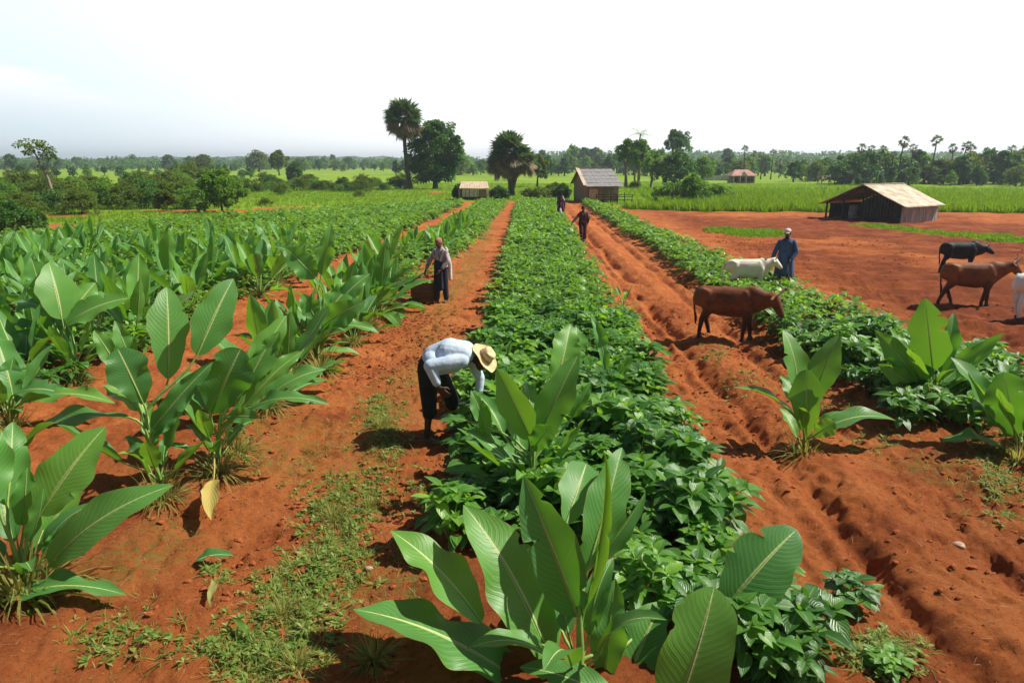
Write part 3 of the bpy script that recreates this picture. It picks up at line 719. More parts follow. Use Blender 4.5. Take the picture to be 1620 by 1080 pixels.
# mid trees, right of centre
for (px,py,w,h_,lab,m_,th) in ((990,297,34,78,'slender light green tree, leftmost of the airy trees behind the mud hut',M_TREEL,.5),(1010,298,40,80,'airy light green tree with drooping branches behind the mud hut',M_TREEL,.4),
    (1030,297,34,60,'lower airy green tree between the slender trees and the dark tree',M_TREEL,.35),(1070,298,66,62,'broad dark green tree with a rounded low crown right of the airy trees',M_TREE,.08),
    (1068,288,42,78,'tall dark tree with a layered top rising behind the broad dark tree',M_TREE,.6),(1110,292,38,44,'mid green tree at the right shoulder of the broad dark tree',M_TREEL,.2),
    (442,278,28,37,'lone upright tree on the left skyline',M_TREEB,.35),(468,286,22,28,'small dark tree just right of the lone upright tree',M_TREE,.25),
    (268,270,22,24,'dark tree poking above the left shrub belt',M_TREE,.3),(325,276,26,30,'tree behind the bright round bush',M_TREEB,.3)):
    g=atpx(px,py); broad('tree',lab,'tree',g,hpx(g[1],h_),hpx(g[1],w),int(px),m_,nl=8 if m_ is not M_TREEL else 10,leaf=.3 if g[1]<140 else .6,per=70 if m_ is not M_TREEL else 34,trunkh=th,nclump=13,bark=M_BARKL if m_==M_TREEL else M_BARK)
# feathery palm tops of the airy group
def feather(seed,n=14,L=2.4):
    r=np.random.default_rng(seed); ps=[]
    for i in range(n):
        az=i*2.4; el=r.uniform(.0,1.2); d=dirs(az,el); k=16; t=np.linspace(.1,1,k)
        q=d[None]*(L*t)[:,None]; q[:,2]-=L*.55*t**2
        for sgn in (1,-1):
            D=nrm(d[None]*.6+sgn*dirs(az+1.57,0.)[None]*.8+np.array([0,0,-.35])); ps.append(leafs(q,np.tile(D,(k,1)),L*.22*(1-.5*t),.09,np.array([0,0,1.]),seg=1,droop=.3,mid=False,rnd=np.full(k,.8)))
    return merge(ps)
for (px,py,h_,lab) in ((1003,298,82,'feathery palm with arching fronds above the airy trees'),):
    g=atpx(px,py); t=thing('feather_palm',lab,'palm tree',g); hh=hpx(g[1],h_)
    mk('trunk',trunk_np(hh,.13,.09,(0.5,0),(),3),M_BARKL,t); C=feather(px,18,2.6); C[0][:]+=np.array([.5+.03*hh*math.sin(7),0,hh]); mk('crown',C,M_TREEL,t)
# far fan palms
PV=[palm('fan_palm','slim fan palm standing above the distant tree line','',0,0,0) if False else None]
pv=[]
for s in range(3):
    p=palm('fan_palm','slim fan palm rising above the hazy distant tree line',(0,0,-50),10,1.55,200+s,r0=.2,group='distant fan palms',nf=30,blade=7,lean=(random.uniform(-.5,.5),0)); pv.append(p)
fp=[(945,275,38),(965,275,36),(1175,284,52),(1188,284,44),(1203,284,42),(1219,284,46),(957,272,30),(890,274,26),(880,274,22),(1355,292,62),(1372,290,58),(1391,291,58),(1420,291,72),(1437,290,60),(1470,292,74),(1500,290,60),(1518,292,66),(1528,291,60),(1555,292,46),(1590,290,58),(1140,284,30),(1232,282,30),(1572,290,40),(1408,292,50)]
for i,(px,py,hp) in enumerate(fp):
    g=atpx(px,py); s=hpx(g[1],hp)/11.2
    lab=None
    if px in (1355,1420,1470): lab={1355:'leftmost tall fan palm of the grove behind the tin roofed shed',1420:'tall dark fan palm in the middle of the grove behind the shed',1470:'tallest fan palm of the grove, right of the shed ridge'}[px]
    if i<3: o=pv[i]; o.location=g; o.scale=(s,s,s)
    else: o=copy_tree(pv[i%3],g,random.uniform(0,6),s,lab)
# far broadleaf tree line
tv=[]
for s in range(6):
    b=broad('tree','hazy dark green tree in the distant tree line along the horizon','tree',(0,0,-50),8,(5.5,7,4,8,6,3.4)[s],300+s,(M_TREE,M_TREE,M_TREE,M_TREEB,M_TREEL,M_TREE)[s],'trees of the distant tree line',nl=8,leaf=.7,per=26,trunkh=(.16,.1,.2,.05,.1,.15)[s],nclump=10,clump=.36); tv.append(b)
line=[]
for px in range(-60,1700,9):
    if px<620: py=random.uniform(266,272); hp=random.choice([8,10,12,14,18,22])+random.uniform(-2,2)
    elif px<1120: py=random.uniform(271,279); hp=random.choice([14,20,26,34,42])+random.uniform(-3,3)
    elif px<1250: py=random.uniform(274,283); hp=random.uniform(20,36)
    elif px<1320: py=random.uniform(284,288); hp=random.uniform(24,38)
    else: py=random.uniform(287,293); hp=random.uniform(34,58)
    line.append((px+random.uniform(-4,4),py,hp))
for px in range(1320,1700,17): line.append((px+random.uniform(-6,6),random.uniform(291,295),random.uniform(16,34)))
for px in list(range(640,1300,30)): line.append((px,random.uniform(268,271),random.uniform(16,26)))
for px in range(-40,420,26): line.append((px+random.uniform(-8,8),random.uniform(275,283),random.uniform(12,22)))
for px,hp in ((20,30),(75,26),(318,26),(400,28),(410,34),(905,44),(925,42),(940,40),(1010,36),(1150,40)): line.append((px,272,hp))
line=line[:292]
for i,(px,py,hp) in enumerate(line):
    g=atpx(px,py); s=hpx(g[1],hp)/8
    sc=(s*random.uniform(.9,1.4),s*1.1,s)
    if i<6: o=tv[i]; o.location=g; o.scale=sc
    else: copy_tree(tv[random.randrange(6)],g,random.uniform(0,6),sc)
# far woods as a mass, beyond the line
lb=[]
r=np.random.default_rng(5)
WT_=[crown_np([(0,0,3.2,3.2,3.2)],9,1.5,400+s,nclump=12,clump=.4) for s in range(4)]
q=[]
for _ in range(1500):
    px=random.uniform(-120,1750); g=G(px,random.choice([random.uniform(262,266),random.uniform(265,269)])); q.append((g.x,g.y,0))
q=np.array(q); ps=[]
for s in range(4):
    qq=q[s::4]; ps.append(replicate(WT_[s],qq,r.uniform(0,6,len(qq)),r.uniform(.45,1.0,len(qq))*np.clip(qq[:,1]/420,.8,1.5)*(1+.5*(qq[:,0]>20))))
V,Fq,U,rr=merge(ps)
tag(link('far_wood',np_mesh('far_wood',V,Fq,None,rr),M_TREE),'far off hazy woodland along the whole horizon','woodland',kind='stuff')
# distant low hills
xs_=np.linspace(-2200,2200,240); prof=14+fbm(xs_*.0022,xs_*0,7,4)*20; prof=np.clip(prof,6,24)*.7
rows=[(1150,0),(1230,.6),(1330,1),(1500,.7),(1700,0)]
V=[];
for (yy,f) in rows:
    for x,pz in zip(xs_,prof): V.append((x,yy,pz*f-.5+ (math.sin(x*.09)+math.sin(x*.23))*1.0*f))
nn=len(xs_); FF=[(i*nn+j,i*nn+j+1,(i+1)*nn+j+1,(i+1)*nn+j) for i in range(len(rows)-1) for j in range(nn-1)]
tag(link('hills',np_mesh('hills',V,FF),plain('wooded_hill',(.05,.10,.035),.95,c2=(.03,.06,.02),nscale=.05)),kind='structure')
# ================================================================= BUILDINGS
class MB:
    def __init__(s): s.bm=bmesh.new()
    def box(s,c,size,rot=None):
        m=Matrix.Translation(c)@(rot.to_matrix().to_4x4() if rot is not None else Matrix())@Matrix.Diagonal((*size,1))
        bmesh.ops.create_cube(s.bm,size=1,matrix=m); return s
    def beam(s,a,b,w,h=None,seg=None):
        a=Vector(a);b=Vector(b);d=b-a; q=d.to_track_quat('X','Z'); return s.box((a+b)/2,(d.length,w,h or w),q)
    def poly(s,pts,th=None):
        vs=[s.bm.verts.new(p) for p in pts]; f=s.bm.faces.new(vs)
        if th:
            r=bmesh.ops.extrude_face_region(s.bm,geom=[f]); vv=[g for g in r['geom'] if isinstance(g,bmesh.types.BMVert)]
            bmesh.ops.translate(s.bm,vec=Vector(th),verts=vv)
        return s
    def cyl(s,a,b,r,r2=None,n=10):
        a=Vector(a);b=Vector(b);d=b-a; m=Matrix.Translation((a+b)/2)@d.to_track_quat('Z','Y').to_matrix().to_4x4()
        bmesh.ops.create_cone(s.bm,cap_ends=True,segments=n,radius1=r,radius2=r if r2 is None else r2,depth=d.length,matrix=m); return s
    def build(s,name,mat,parent=None,smooth=False,loc=None):
        bmesh.ops.recalc_face_normals(s.bm,faces=s.bm.faces); me=bpy.data.meshes.new(name); s.bm.to_mesh(me); s.bm.free()
        if smooth:
            for p in me.polygons: p.use_smooth=True
        return link(name,me,mat,parent,loc)
def corr_roof(name,mat,parent,A,B,C,D,amp=.02,wave=.18,th=.03,tear=0):
    """corrugated sheet from ridge A-B down to eave D-C"""
    A,B,C,D=map(Vector,(A,B,C,D)); L=(B-A).length; n=max(int(L/wave*4),8); m=8; nn=(B-A).cross(D-A).normalized()
    if nn.z<0: nn=-nn
    V=[];
    for i in range(n+1):
        u=i/n; p=A.lerp(B,u); q=D.lerp(C,u)
        for j in range(m+1):
            v=j/m; w=p.lerp(q,v)+nn*amp*math.sin(u*L/wave*2*math.pi)+nn*.012*math.sin(v*9+u*5)
            if tear and j==m: w+=(q-p).normalized()*random.uniform(-tear,tear)
            V.append(w)
    Fc=[(i*(m+1)+j,(i+1)*(m+1)+j,(i+1)*(m+1)+j+1,i*(m+1)+j+1) for i in range(n) for j in range(m)]
    o=link(name,np_mesh(name,np.array([v[:] for v in V]),Fc),mat,parent)
    s=o.modifiers.new('thick','SOLIDIFY'); s.thickness=th; s.offset=-1
    return o
M_TIN=plain('weathered_tin',(.62,.56,.43),.6,c2=(.33,.23,.11),nscale=1.9,stretch=(1,1,1),bump=.2,bscale=12,spec=.5)
M_PLANK=plain('grey_planks',(.52,.52,.50),.9,c2=(.20,.195,.18),nscale=5,bump=.6,bscale=20,stretch=(3,3,.25))
M_DARKW=plain('dark_wood_and_shade',(.07,.05,.035),.9,c2=(.03,.022,.016),nscale=6,bump=.5,stretch=(1,1,.3))  # dark timber; on the shed's inner walls it stands for shade
M_MUD=plain('mud_wall',(.30,.20,.13),.95,c2=(.17,.105,.07),nscale=1.6,bump=.5,bscale=9)
M_MUDP=plain('planked_mud_wall',(.34,.26,.18),.95,c2=(.20,.14,.09),nscale=3,bump=.5,bscale=14,stretch=(4,4,.3))
M_GREYR=plain('grey_roof_sheet',(.30,.29,.29),.75,c2=(.20,.19,.19),nscale=4,bump=.4,bscale=16)
M_CREAM=plain('cream_board',(.66,.54,.40),.8,c2=(.48,.34,.22),nscale=3)
M_WHITEW=plain('pale_plaster',(.62,.60,.56),.85,c2=(.42,.38,.34),nscale=3)
M_INT=plain('dark_interior_floor',(.08,.05,.035),.95)
M_REDT=plain('faded_red_tiles',(.38,.13,.09),.85,c2=(.52,.38,.30),nscale=2.2)
M_THATCH=plain('brown_thatch',(.26,.19,.11),.95,c2=(.12,.09,.05),nscale=8,bump=.8,bscale=30)

# --- tin roofed shed on the red field
cA=G(1424,354); ang=R(33)
shed=thing('shed','low open fronted shed with rusty tin roof and grey planks on the red field','shed',(cA.x,cA.y,hz(cA.x,cA.y)-.03),0)
ux=Vector((math.cos(ang),math.sin(ang),0)); uy=Vector((-math.sin(ang),math.cos(ang),0))   # ux: along the ridge, uy: across (away-left)
Ls,Ws,He,Hr=4.1,5.0,.98,2.15
def S(a,b,c): return ux*a+uy*b+Vector((0,0,c))
w=MB()
n=15
for i in range(n):   # long plank wall
    a0=i*Ls/n; h_=He-.02+random.uniform(-.05,.0)
    p=[S(a0+.012,random.uniform(-.02,.02),-.05),S(a0+Ls/n-.012,random.uniform(-.02,.02),-.05),S(a0+Ls/n-.012,0,h_),S(a0+.012,0,h_)]
    w.poly(p,uy*.03)
w.build('plank_wall',M_PLANK,shed)
w=MB()
for i in range(22):  # back gable
    b0=i*Ws/22; hh=He+(Hr-He)*(1-abs((b0+Ws/44)/(Ws/2)-1)); w.poly([S(Ls-.03,b0+.008,-.05),S(Ls-.03,b0+Ws/22-.008,-.05),S(Ls-.03,b0+Ws/22-.008,hh+.02),S(Ls-.03,b0+.008,hh+.02)],ux*-.03)
w.build('back_wall',M_DARKW,shed)  # boards coloured dark to paint in the shade of the shed interior
w=MB()
for i in range(9):
    if i in (0,): continue
    a0=i*Ls/9; w.poly([S(a0+.01,Ws,-.05),S(a0+Ls/9-.01,Ws,-.05),S(a0+Ls/9-.01,Ws,He-.05),S(a0+.01,Ws,He-.05)],uy*-.03)
w.build('side_wall',M_DARKW,shed)  # same dark colour, interior shade painted into the boards
for b in (.06,1.5,2.5,3.8,4.94):
    hh=He+(Hr-He)*(1-abs(b/(Ws/2)-1))-.05; MB().cyl(S(.05,b,-.1),S(.05,b,hh),.06).build('post',M_DARKW,shed)
MB().beam(S(.05,0,He-.05),S(.05,Ws/2,Hr-.06),.07).beam(S(.05,Ws/2,Hr-.06),S(.05,Ws,He-.05),.07).beam(S(.1,.05,.0),S(.1,1.4,1.35),.05).build('rafters',M_DARKW,shed)
corr_roof('roof_sheet',M_TIN,shed,S(-.25,Ws/2,Hr+.03),S(Ls+.15,Ws/2,Hr+.03),S(Ls+.15,-.32,He-.06),S(-.25,-.32,He-.06),.012,.25,tear=.03)
corr_roof('roof_sheet',M_TIN,shed,S(Ls+.15,Ws/2,Hr+.03),S(-.25,Ws/2,Hr+.03),S(-.25,Ws+.35,He-.1),S(Ls+.15,Ws+.35,He-.1),.012,.25,tear=.03)
MB().beam(S(-.27,Ws/2,Hr+.055),S(Ls+.17,Ws/2,Hr+.055),.22,.03).build('ridge_cap',M_TIN,shed)
MB().poly([S(.0,.1,.01),S(Ls,.1,.01),S(Ls,Ws-.1,.01),S(0,Ws-.1,.01)]).build('earth_floor',M_INT,shed)
def barrel(loc,label,r,h,mat):
    ps=[(r*.9,0),(r,.15*h),(r*1.04,.5*h),(r,.85*h),(r*.9,h)]; m=MB()
    for (r0,z0),(r1,z1) in zip(ps,ps[1:]): m.cyl((0,0,z0),(0,0,z1),r0,r1,16)
    return tag(m.build('barrel',mat,None,True,loc),label,'barrel')
b=Vector(shed.location)+S(.75,3.5,.02); barrel(b,'dull grey drum standing inside the open shed',.28,.85,M_GREYR)

# --- mud hut with grey roof
hA=G(927,321)
hut=thing('mud_hut','brown mud hut with a grey sheet roof at the end of the right path','hut',(hA.x,hA.y,hz(hA.x,hA.y)-.05),0)
u=PXM(hA.y); a2=R(14)
ux=Vector((math.cos(a2),math.sin(a2),0)); uy=Vector((-math.sin(a2),math.cos(a2),0))
Lh=54*u; Wh=3.6; He=30*u; Hr=53*u
w=MB()   # front wall around the opening
o0,o1,z0,z1=6*u,18*u,8*u,21*u
for (x0,x1,a,b_) in ((0,o0,0,He),(o1,Lh,0,He),(o0,o1,0,z0),(o0,o1,z1,He)):
    w.box(S((x0+x1)/2,.06,(a+b_)/2),(x1-x0,.12,b_-a),ux.to_track_quat('X','Z'))
w.build('front_wall',M_MUD,hut)
pr=[S(0,.13,0),S(0,Wh,0),S(0,Wh,He),S(0,Wh/2,Hr-.12),S(0,.13,He)]
MB().poly(pr,ux*.12).build('gable_wall',M_MUDP,hut)
MB().poly([p+ux*(Lh-.12) for p in pr],ux*.12).build('gable_wall',M_MUDP,hut)
MB().box(S(Lh/2,Wh-.06,He/2),(Lh-.25,.12,He),ux.to_track_quat('X','Z')).build('back_wall',M_MUD,hut)
MB().box(S((o0+o1)/2,.07,(z0+z1)/2),(o1-o0-.01,.05,z1-z0-.01),ux.to_track_quat('X','Z')).build('shutter_panel',M_CREAM,hut)
f=MB()
for (x0,x1,a,b_) in ((o0-.06,o0,z0,z1),(o1,o1+.06,z0,z1),(o0-.06,o1+.06,z1,z1+.07),(o0-.06,o1+.06,z0-.07,z0)): f.box(S((x0+x1)/2,-.02,(a+b_)/2),(x1-x0,.05,b_-a),ux.to_track_quat('X','Z'))
f.build('window_frame',M_CREAM,hut)
def sheets(parent,A,B,C,D,rows,mat,name='roof'):
    A,B,C,D=map(Vector,(A,B,C,D)); m=MB(); nn=(B-A).cross(D-A).normalized(); nn=nn if nn.z>0 else -nn; k=9
    for i in range(rows):
        for j in range(k):
            v0,v1=i/rows,(i+1.12)/rows; u0,u1=j/k+.001,(j+1)/k-.001; j_=random.uniform(0,.012)
            def q(u_,v_,l): return A.lerp(B,u_).lerp(D.lerp(C,u_),min(v_,1.02))+nn*l
            m.poly([q(u0,v0,.0+j_),q(u1,v0,.0+j_),q(u1,v1,.022+j_),q(u0,v1,.022+j_)],nn*.012)
    return m.build(name,mat,parent)
sheets(hut,S(-.25,Wh/2,Hr),S(Lh-.1,Wh/2,Hr),S(Lh+.25,-.55,He-.22),S(-.25,-.55,He-.22),5,M_GREYR)
sheets(hut,S(Lh-.1,Wh/2,Hr),S(-.25,Wh/2,Hr),S(-.25,Wh+.4,He-.1),S(Lh+.2,Wh+.4,He-.1),5,M_GREYR)
MB().beam(S(-.32,Wh/2,Hr+.06),S(-.32,-.6,He-.13),.32,.06).build('barge_board',M_CREAM,hut)
MB().beam(S(-.3,Wh/2,Hr+.09),S(Lh-.05,Wh/2,Hr+.09),.2,.05).build('ridge_cap',M_CREAM,hut)
# railing before it
rl=G(944,322); rail=thing('rail_fence','weathered wooden rail fence in front of the mud hut','fence',(rl.x,rl.y,hz(rl.x,rl.y)))
for i in range(6): MB().cyl((i*.62+random.uniform(-.05,.05),0,-.1),(i*.62+random.uniform(-.05,.05),0,.85+random.uniform(-.1,.15)),.045,.035,7).build('post',M_DARKW,rail)
for z in (.3,.58,.78): MB().beam((-.15,.05,z+random.uniform(-.04,.04)),(3.3,.05,z+random.uniform(-.05,.05)),.05).build('rail',M_DARKW,rail)

# --- small cream hut
sA=G(728,317); u=PXM(sA.y); sh=thing('small_hut','tiny white fronted hut with cream sheet roof at the end of the left bed','hut',(sA.x,sA.y,hz(sA.x,sA.y)-.03))
ux=Vector((1,.03,0)).normalized(); uy=Vector((-.03,1,0)).normalized()
Lb=44*u; He=19*u; Hr=28.5*u; Wb=2.2
MB().box(S(Lb*.36,.05,He*.62),(Lb*.56,.08,He*.62),ux.to_track_quat('X','Z')).build('front_wall',M_WHITEW,sh)
MB().box(S(Lb*.80,.04,He*.62),(Lb*.28,.08,He*.62),ux.to_track_quat('X','Z')).build('brick_panel',M_MUD,sh)
MB().box(S(Lb*.5,.2,He*.14),(Lb*.9,.1,He*.32),ux.to_track_quat('X','Z')).build('plinth',M_DARKW,sh)
for x in (.2,.34,.5,.62): MB().box(S(Lb*x,-.01,He*.62),(.05,.04,He*.6),ux.to_track_quat('X','Z')).build('batten',M_MUD,sh)
pr=[S(.05,.13,0),S(.05,Wb,0),S(.05,Wb,He),S(.05,Wb/2,Hr-.06),S(.05,.13,He)]
MB().poly(pr,ux*.08).build('gable_wall',M_MUDP,sh); MB().poly([p+ux*(Lb-.18) for p in pr],ux*.08).build('gable_wall',M_MUDP,sh)
corr_roof('roof_sheet',M_CREAM,sh,S(.05,Wb/2,Hr),S(Lb-.1,Wb/2,Hr),S(Lb+.1,-.15,He-.04),S(-.1,-.15,He-.04),.012,.22)
corr_roof('roof_sheet',M_CREAM,sh,S(Lb-.1,Wb/2,Hr),S(.05,Wb/2,Hr),S(-.1,Wb+.3,He-.1),S(Lb+.1,Wb+.3,He-.1),.012,.22)
for x in (-.08,Lb+.08): MB().beam(S(x,-.16,-.05),S(x,-.12,He-.06),.07).build('post',M_CREAM,sh)

# --- distant farmhouse
fA=G(1158,290); u=PXM(fA.y); fh=thing('farmhouse','distant small farmhouse with a faded red roof beyond the green field','house',(fA.x,fA.y,0))
ux=Vector((1,0,0)); uy=Vector((0,1,0)); Lb=34*u; He=11*u; Hr=20*u
MB().box(S(Lb/2,1.5,He/2),(Lb,3,He)).build('wall',M_MUD,fh)
for x,wd in ((.18,.6),(.45,.8),(.74,.6),(.9,.4)): MB().box(S(Lb*x,-.02,He*.5),(wd,.06,He*.55)).build('window',M_DARKW,fh)
for x in (.02,.33,.6,.98): MB().box(S(Lb*x,-.5,He/2),(.14,.14,He)).build('post',M_WHITEW,fh)
MB().poly([S(-.4,-.8,He),S(Lb+.4,-.8,He),S(Lb*.8,1.5,Hr),S(Lb*.2,1.5,Hr)],(0,0,.08)).poly([S(-.4,3.4,He),S(-.4,-.8,He),S(Lb*.2,1.5,Hr)],(0,0,.08)).poly([S(Lb+.4,-.8,He),S(Lb+.4,3.4,He),S(Lb*.8,1.5,Hr)],(0,0,.08)).build('roof',M_REDT,fh)
MB().poly([S(Lb*.38,-.85,He+.1),S(Lb*.62,-.85,He+.1),S(Lb*.5,-.85,Hr-.3)],(0,1.8,0)).build('dormer',M_WHITEW,fh)
MB().box(S(-3,.6,.9),(5,.08,.9)).build('yard_wall',M_WHITEW,fh)
# straw shelter in the field
tA=G(1299,291); u=PXM(tA.y); th=thing('straw_shelter','small low straw roofed shelter out in the green rice field','shelter',(tA.x,tA.y,0))
w_=14*u*1.6
MB().poly([(0,0,6*u),(w_,0,6*u),(w_*.85,.9,11*u),(w_*.15,.9,11*u)],(0,0,.1)).poly([(w_,1.8,6*u),(0,1.8,6*u),(w_*.15,.9,11*u),(w_*.85,.9,11*u)],(0,0,.1)).build('roof',M_THATCH,th)
for x,y in ((.1,.1),(w_-.1,.1),(.1,1.7),(w_-.1,1.7)): MB().cyl((x,y,-.1),(x,y,6*u),.06).build('post',M_DARKW,th)
# bare sticks / dead saplings by the shed field
for i,(px,py,h_) in enumerate(((1301,317,30),(1323,309,22))):
    g=G(px,py); u=PXM(g.y); m=MB().cyl((0,0,-.1),(.15,0,h_*u*.6),.03,.02,6).cyl((.15,0,h_*u*.6),(.5*(1-2*i)+.3,0,h_*u),.02,.01,6).cyl((.1,0,h_*u*.4),(-.3,.1,h_*u*.8),.018,.008,6)
    tag(m.build('dead_sapling',M_DARKW,None,False,(g.x,g.y,hz(g.x,g.y))),('bare forked dead sapling in the tall grass left of the shed','shorter bare sapling just left of the shed roof')[i],'sapling')
# ================================================================= FIGURES
def cap_bm(bm,a,ra,b,rb,n=14,flat=None):
    """tapered capsule; flat=(axis vector, factor) squashes the section along that axis"""
    a=Vector(a);b=Vector(b);d=b-a; L=max(d.length,1e-5); z=d/L
    x=z.orthogonal().normalized(); y=z.cross(x)
    rings=[]
    for k in range(1,5): th=math.pi/2*(1-k/4); rings.append((-ra*math.sin(th),ra*math.cos(th)))
    rings+= [(L+rb*math.sin(math.pi/2*k/4),rb*math.cos(math.pi/2*k/4)) for k in range(0,4)]
    def V(p):
        if flat is not None:
            ax=Vector(flat[0]).normalized(); r=p-(a+z*((p-a).dot(z))); p=p-ax*(r.dot(ax))*(1-flat[1])
        return bm.verts.new(p)
    prev=None; first=V(a-z*ra)
    for (t,r) in rings:
        cur=[V(a+z*t+(x*math.cos(2*math.pi*i/n)+y*math.sin(2*math.pi*i/n))*r) for i in range(n)]
        if prev is None:
            for i in range(n): bm.faces.new((first,cur[(i+1)%n],cur[i]))
        else:
            for i in range(n): bm.faces.new((prev[i],prev[(i+1)%n],cur[(i+1)%n],cur[i]))
        prev=cur
    last=V(b+z*rb)
    for i in range(n): bm.faces.new((prev[i],prev[(i+1)%n],last))
def ell_bm(bm,c,r,rot=None):
    r=(r,r,r) if isinstance(r,(int,float)) else r
    m=Matrix.Translation(c)@(rot.to_matrix().to_4x4() if rot is not None else Matrix())@Matrix.Diagonal((*r,1))
    bmesh.ops.create_uvsphere(bm,u_segments=18,v_segments=12,radius=1,matrix=m)
def blob(name,shapes,voxel,mat,parent,smooth=5,fac=.5,post=None):
    bm=bmesh.new()
    for s in shapes:
        if s[0]=='c': cap_bm(bm,*s[1:5],flat=s[5] if len(s)>5 else None)
        elif s[0]=='e': ell_bm(bm,*s[1:])
    bmesh.ops.recalc_face_normals(bm,faces=bm.faces)
    me=bpy.data.meshes.new('tmp'); bm.to_mesh(me); bm.free()
    o=bpy.data.objects.new('tmp',me); col.objects.link(o)
    m=o.modifiers.new('r','REMESH'); m.mode='VOXEL'; m.voxel_size=voxel
    s=o.modifiers.new('s','SMOOTH'); s.iterations=smooth; s.factor=fac
    dg=bpy.context.evaluated_depsgraph_get(); dg.update()
    me2=bpy.data.meshes.new_from_object(o.evaluated_get(dg)); me2.name=name
    bpy.data.objects.remove(o); bpy.data.meshes.remove(me)
    if post is not None:
        for v in me2.vertices: v.co=post(v.co.copy())
    for p in me2.polygons: p.use_smooth=True
    return link(name,me2,mat,parent)
M_SKIN=plain('dark_skin',(.085,.038,.022),.5,c2=(.06,.026,.015),nscale=5,spec=.4)
M_SKINR=plain('brown_skin',(.16,.065,.035),.5,c2=(.11,.045,.024),nscale=5,spec=.4)
M_EYE=plain('eye',(.5,.45,.4),.3); M_HAIR=plain('black_hair',(.012,.010,.009),.8)
M_SHIRT=plain('pale_blue_shirt',(.60,.70,.80),.85,c2=(.42,.53,.66),nscale=7,bump=.5,bscale=14)
M_TROUS=plain('black_green_trousers',(.020,.026,.022),.9,c2=(.012,.016,.014),nscale=4,bump=.5,bscale=9)
M_BLUE=plain('blue_robe_cloth',(.075,.13,.24),.85,c2=(.045,.08,.16),nscale=3,bump=.6,bscale=7,stretch=(1,1,.35))
M_STRAWH=plain('straw_hat_weave',(.72,.56,.32),.8,c2=(.56,.40,.20),nscale=12,bump=.5,bscale=60)
M_BAND=plain('hat_band',(.24,.15,.08),.8)
M_WCLOTH=plain('white_cloth',(.70,.68,.64),.85,c2=(.52,.49,.46),nscale=6,bump=.4,bscale=14)
M_PRINT=plain('printed_blouse',(.62,.50,.50),.85,c2=(.14,.09,.11),nscale=14,bump=.3,bscale=14)
M_NAVY=plain('navy_cloth',(.03,.04,.07),.9,c2=(.018,.022,.04),nscale=5,bump=.5,bscale=9,stretch=(1,1,.4))
M_SCARF=plain('red_brown_scarf',(.34,.10,.07),.8,c2=(.50,.30,.22),nscale=9,bump=.4,bscale=20)
M_MAROON=plain('maroon_cloth',(.085,.018,.022),.9,c2=(.04,.010,.014),nscale=4,bump=.4,bscale=9)
M_PURP=plain('purple_cloth',(.10,.035,.075),.9,c2=(.05,.02,.04),nscale=4)
M_REDC=plain('red_wrap_cloth',(.40,.08,.05),.85,c2=(.26,.04,.03),nscale=4)
V3=Vector
def hand(shapes,w,d,side,palm_n,scale=1.0,curl=.7,spread=.12):
    """palm+5 fingers. w wrist, d pointing direction, side=thumb side direction, palm_n normal toward palm"""
    w=V3(w);d=V3(d).normalized();side=(V3(side)-d*V3(side).dot(d)).normalized(); pn=d.cross(side); pn=pn if pn.dot(V3(palm_n))>0 else -pn
    s=scale
    for k in (-1,0,1): shapes.append(('c',w+side*.012*k*s,.018*s,w+d*.085*s+side*.024*k*s,.016*s,(pn,.75)))
    for i,(off,L) in enumerate(((.033,.075),(.011,.085),(-.011,.08),(-.032,.062))):
        b=w+d*.09*s+side*off*s; q=d; p=b; r=.0105*s
        ang=curl*.5
        for k,f in enumerate((.45,.32,.23)):
            q=(d*math.cos(ang)+pn*math.sin(ang)+side*off*spread*8).normalized(); e=p+q*L*f*s
            shapes.append(('c',p,r,e,r*.9)); p=e; r*=.9; ang+=curl*.55
    b=w+d*.03*s+side*.03*s; q=(d*.7+side*.6+pn*.35).normalized(); e=b+q*.045*s; shapes.append(('c',b,.0135*s,e,.012*s)); q=(d*.9+side*.15+pn*.4).normalized(); shapes.append(('c',e,.012*s,e+q*.032*s,.010*s))
def foot(shapes,ank,d,L=.2):
    a=V3(ank); d=V3(d).normalized(); z0=a.z
    sd=V3((-d.y,d.x,0))
    heel=V3((a.x,a.y,.032))-d*.04
    shapes.append(('c',a,.036,heel,.032)); shapes.append(('c',heel,.032,V3((a.x,a.y,.03))+d*(L*.55),.030,((0,0,1),.9)))
    for k in (-1,0,1): shapes.append(('c',V3((a.x,a.y,.045))+sd*.008*k,.034,V3((a.x,a.y,.022))+d*L*.62+sd*.022*k,.021))
    for k in range(5): bse=V3((a.x,a.y,.018))+d*L*.62+sd*(.036-.018*k); shapes.append(('c',bse,.014,bse+d*(.045-.006*k),.011 if k else .013))
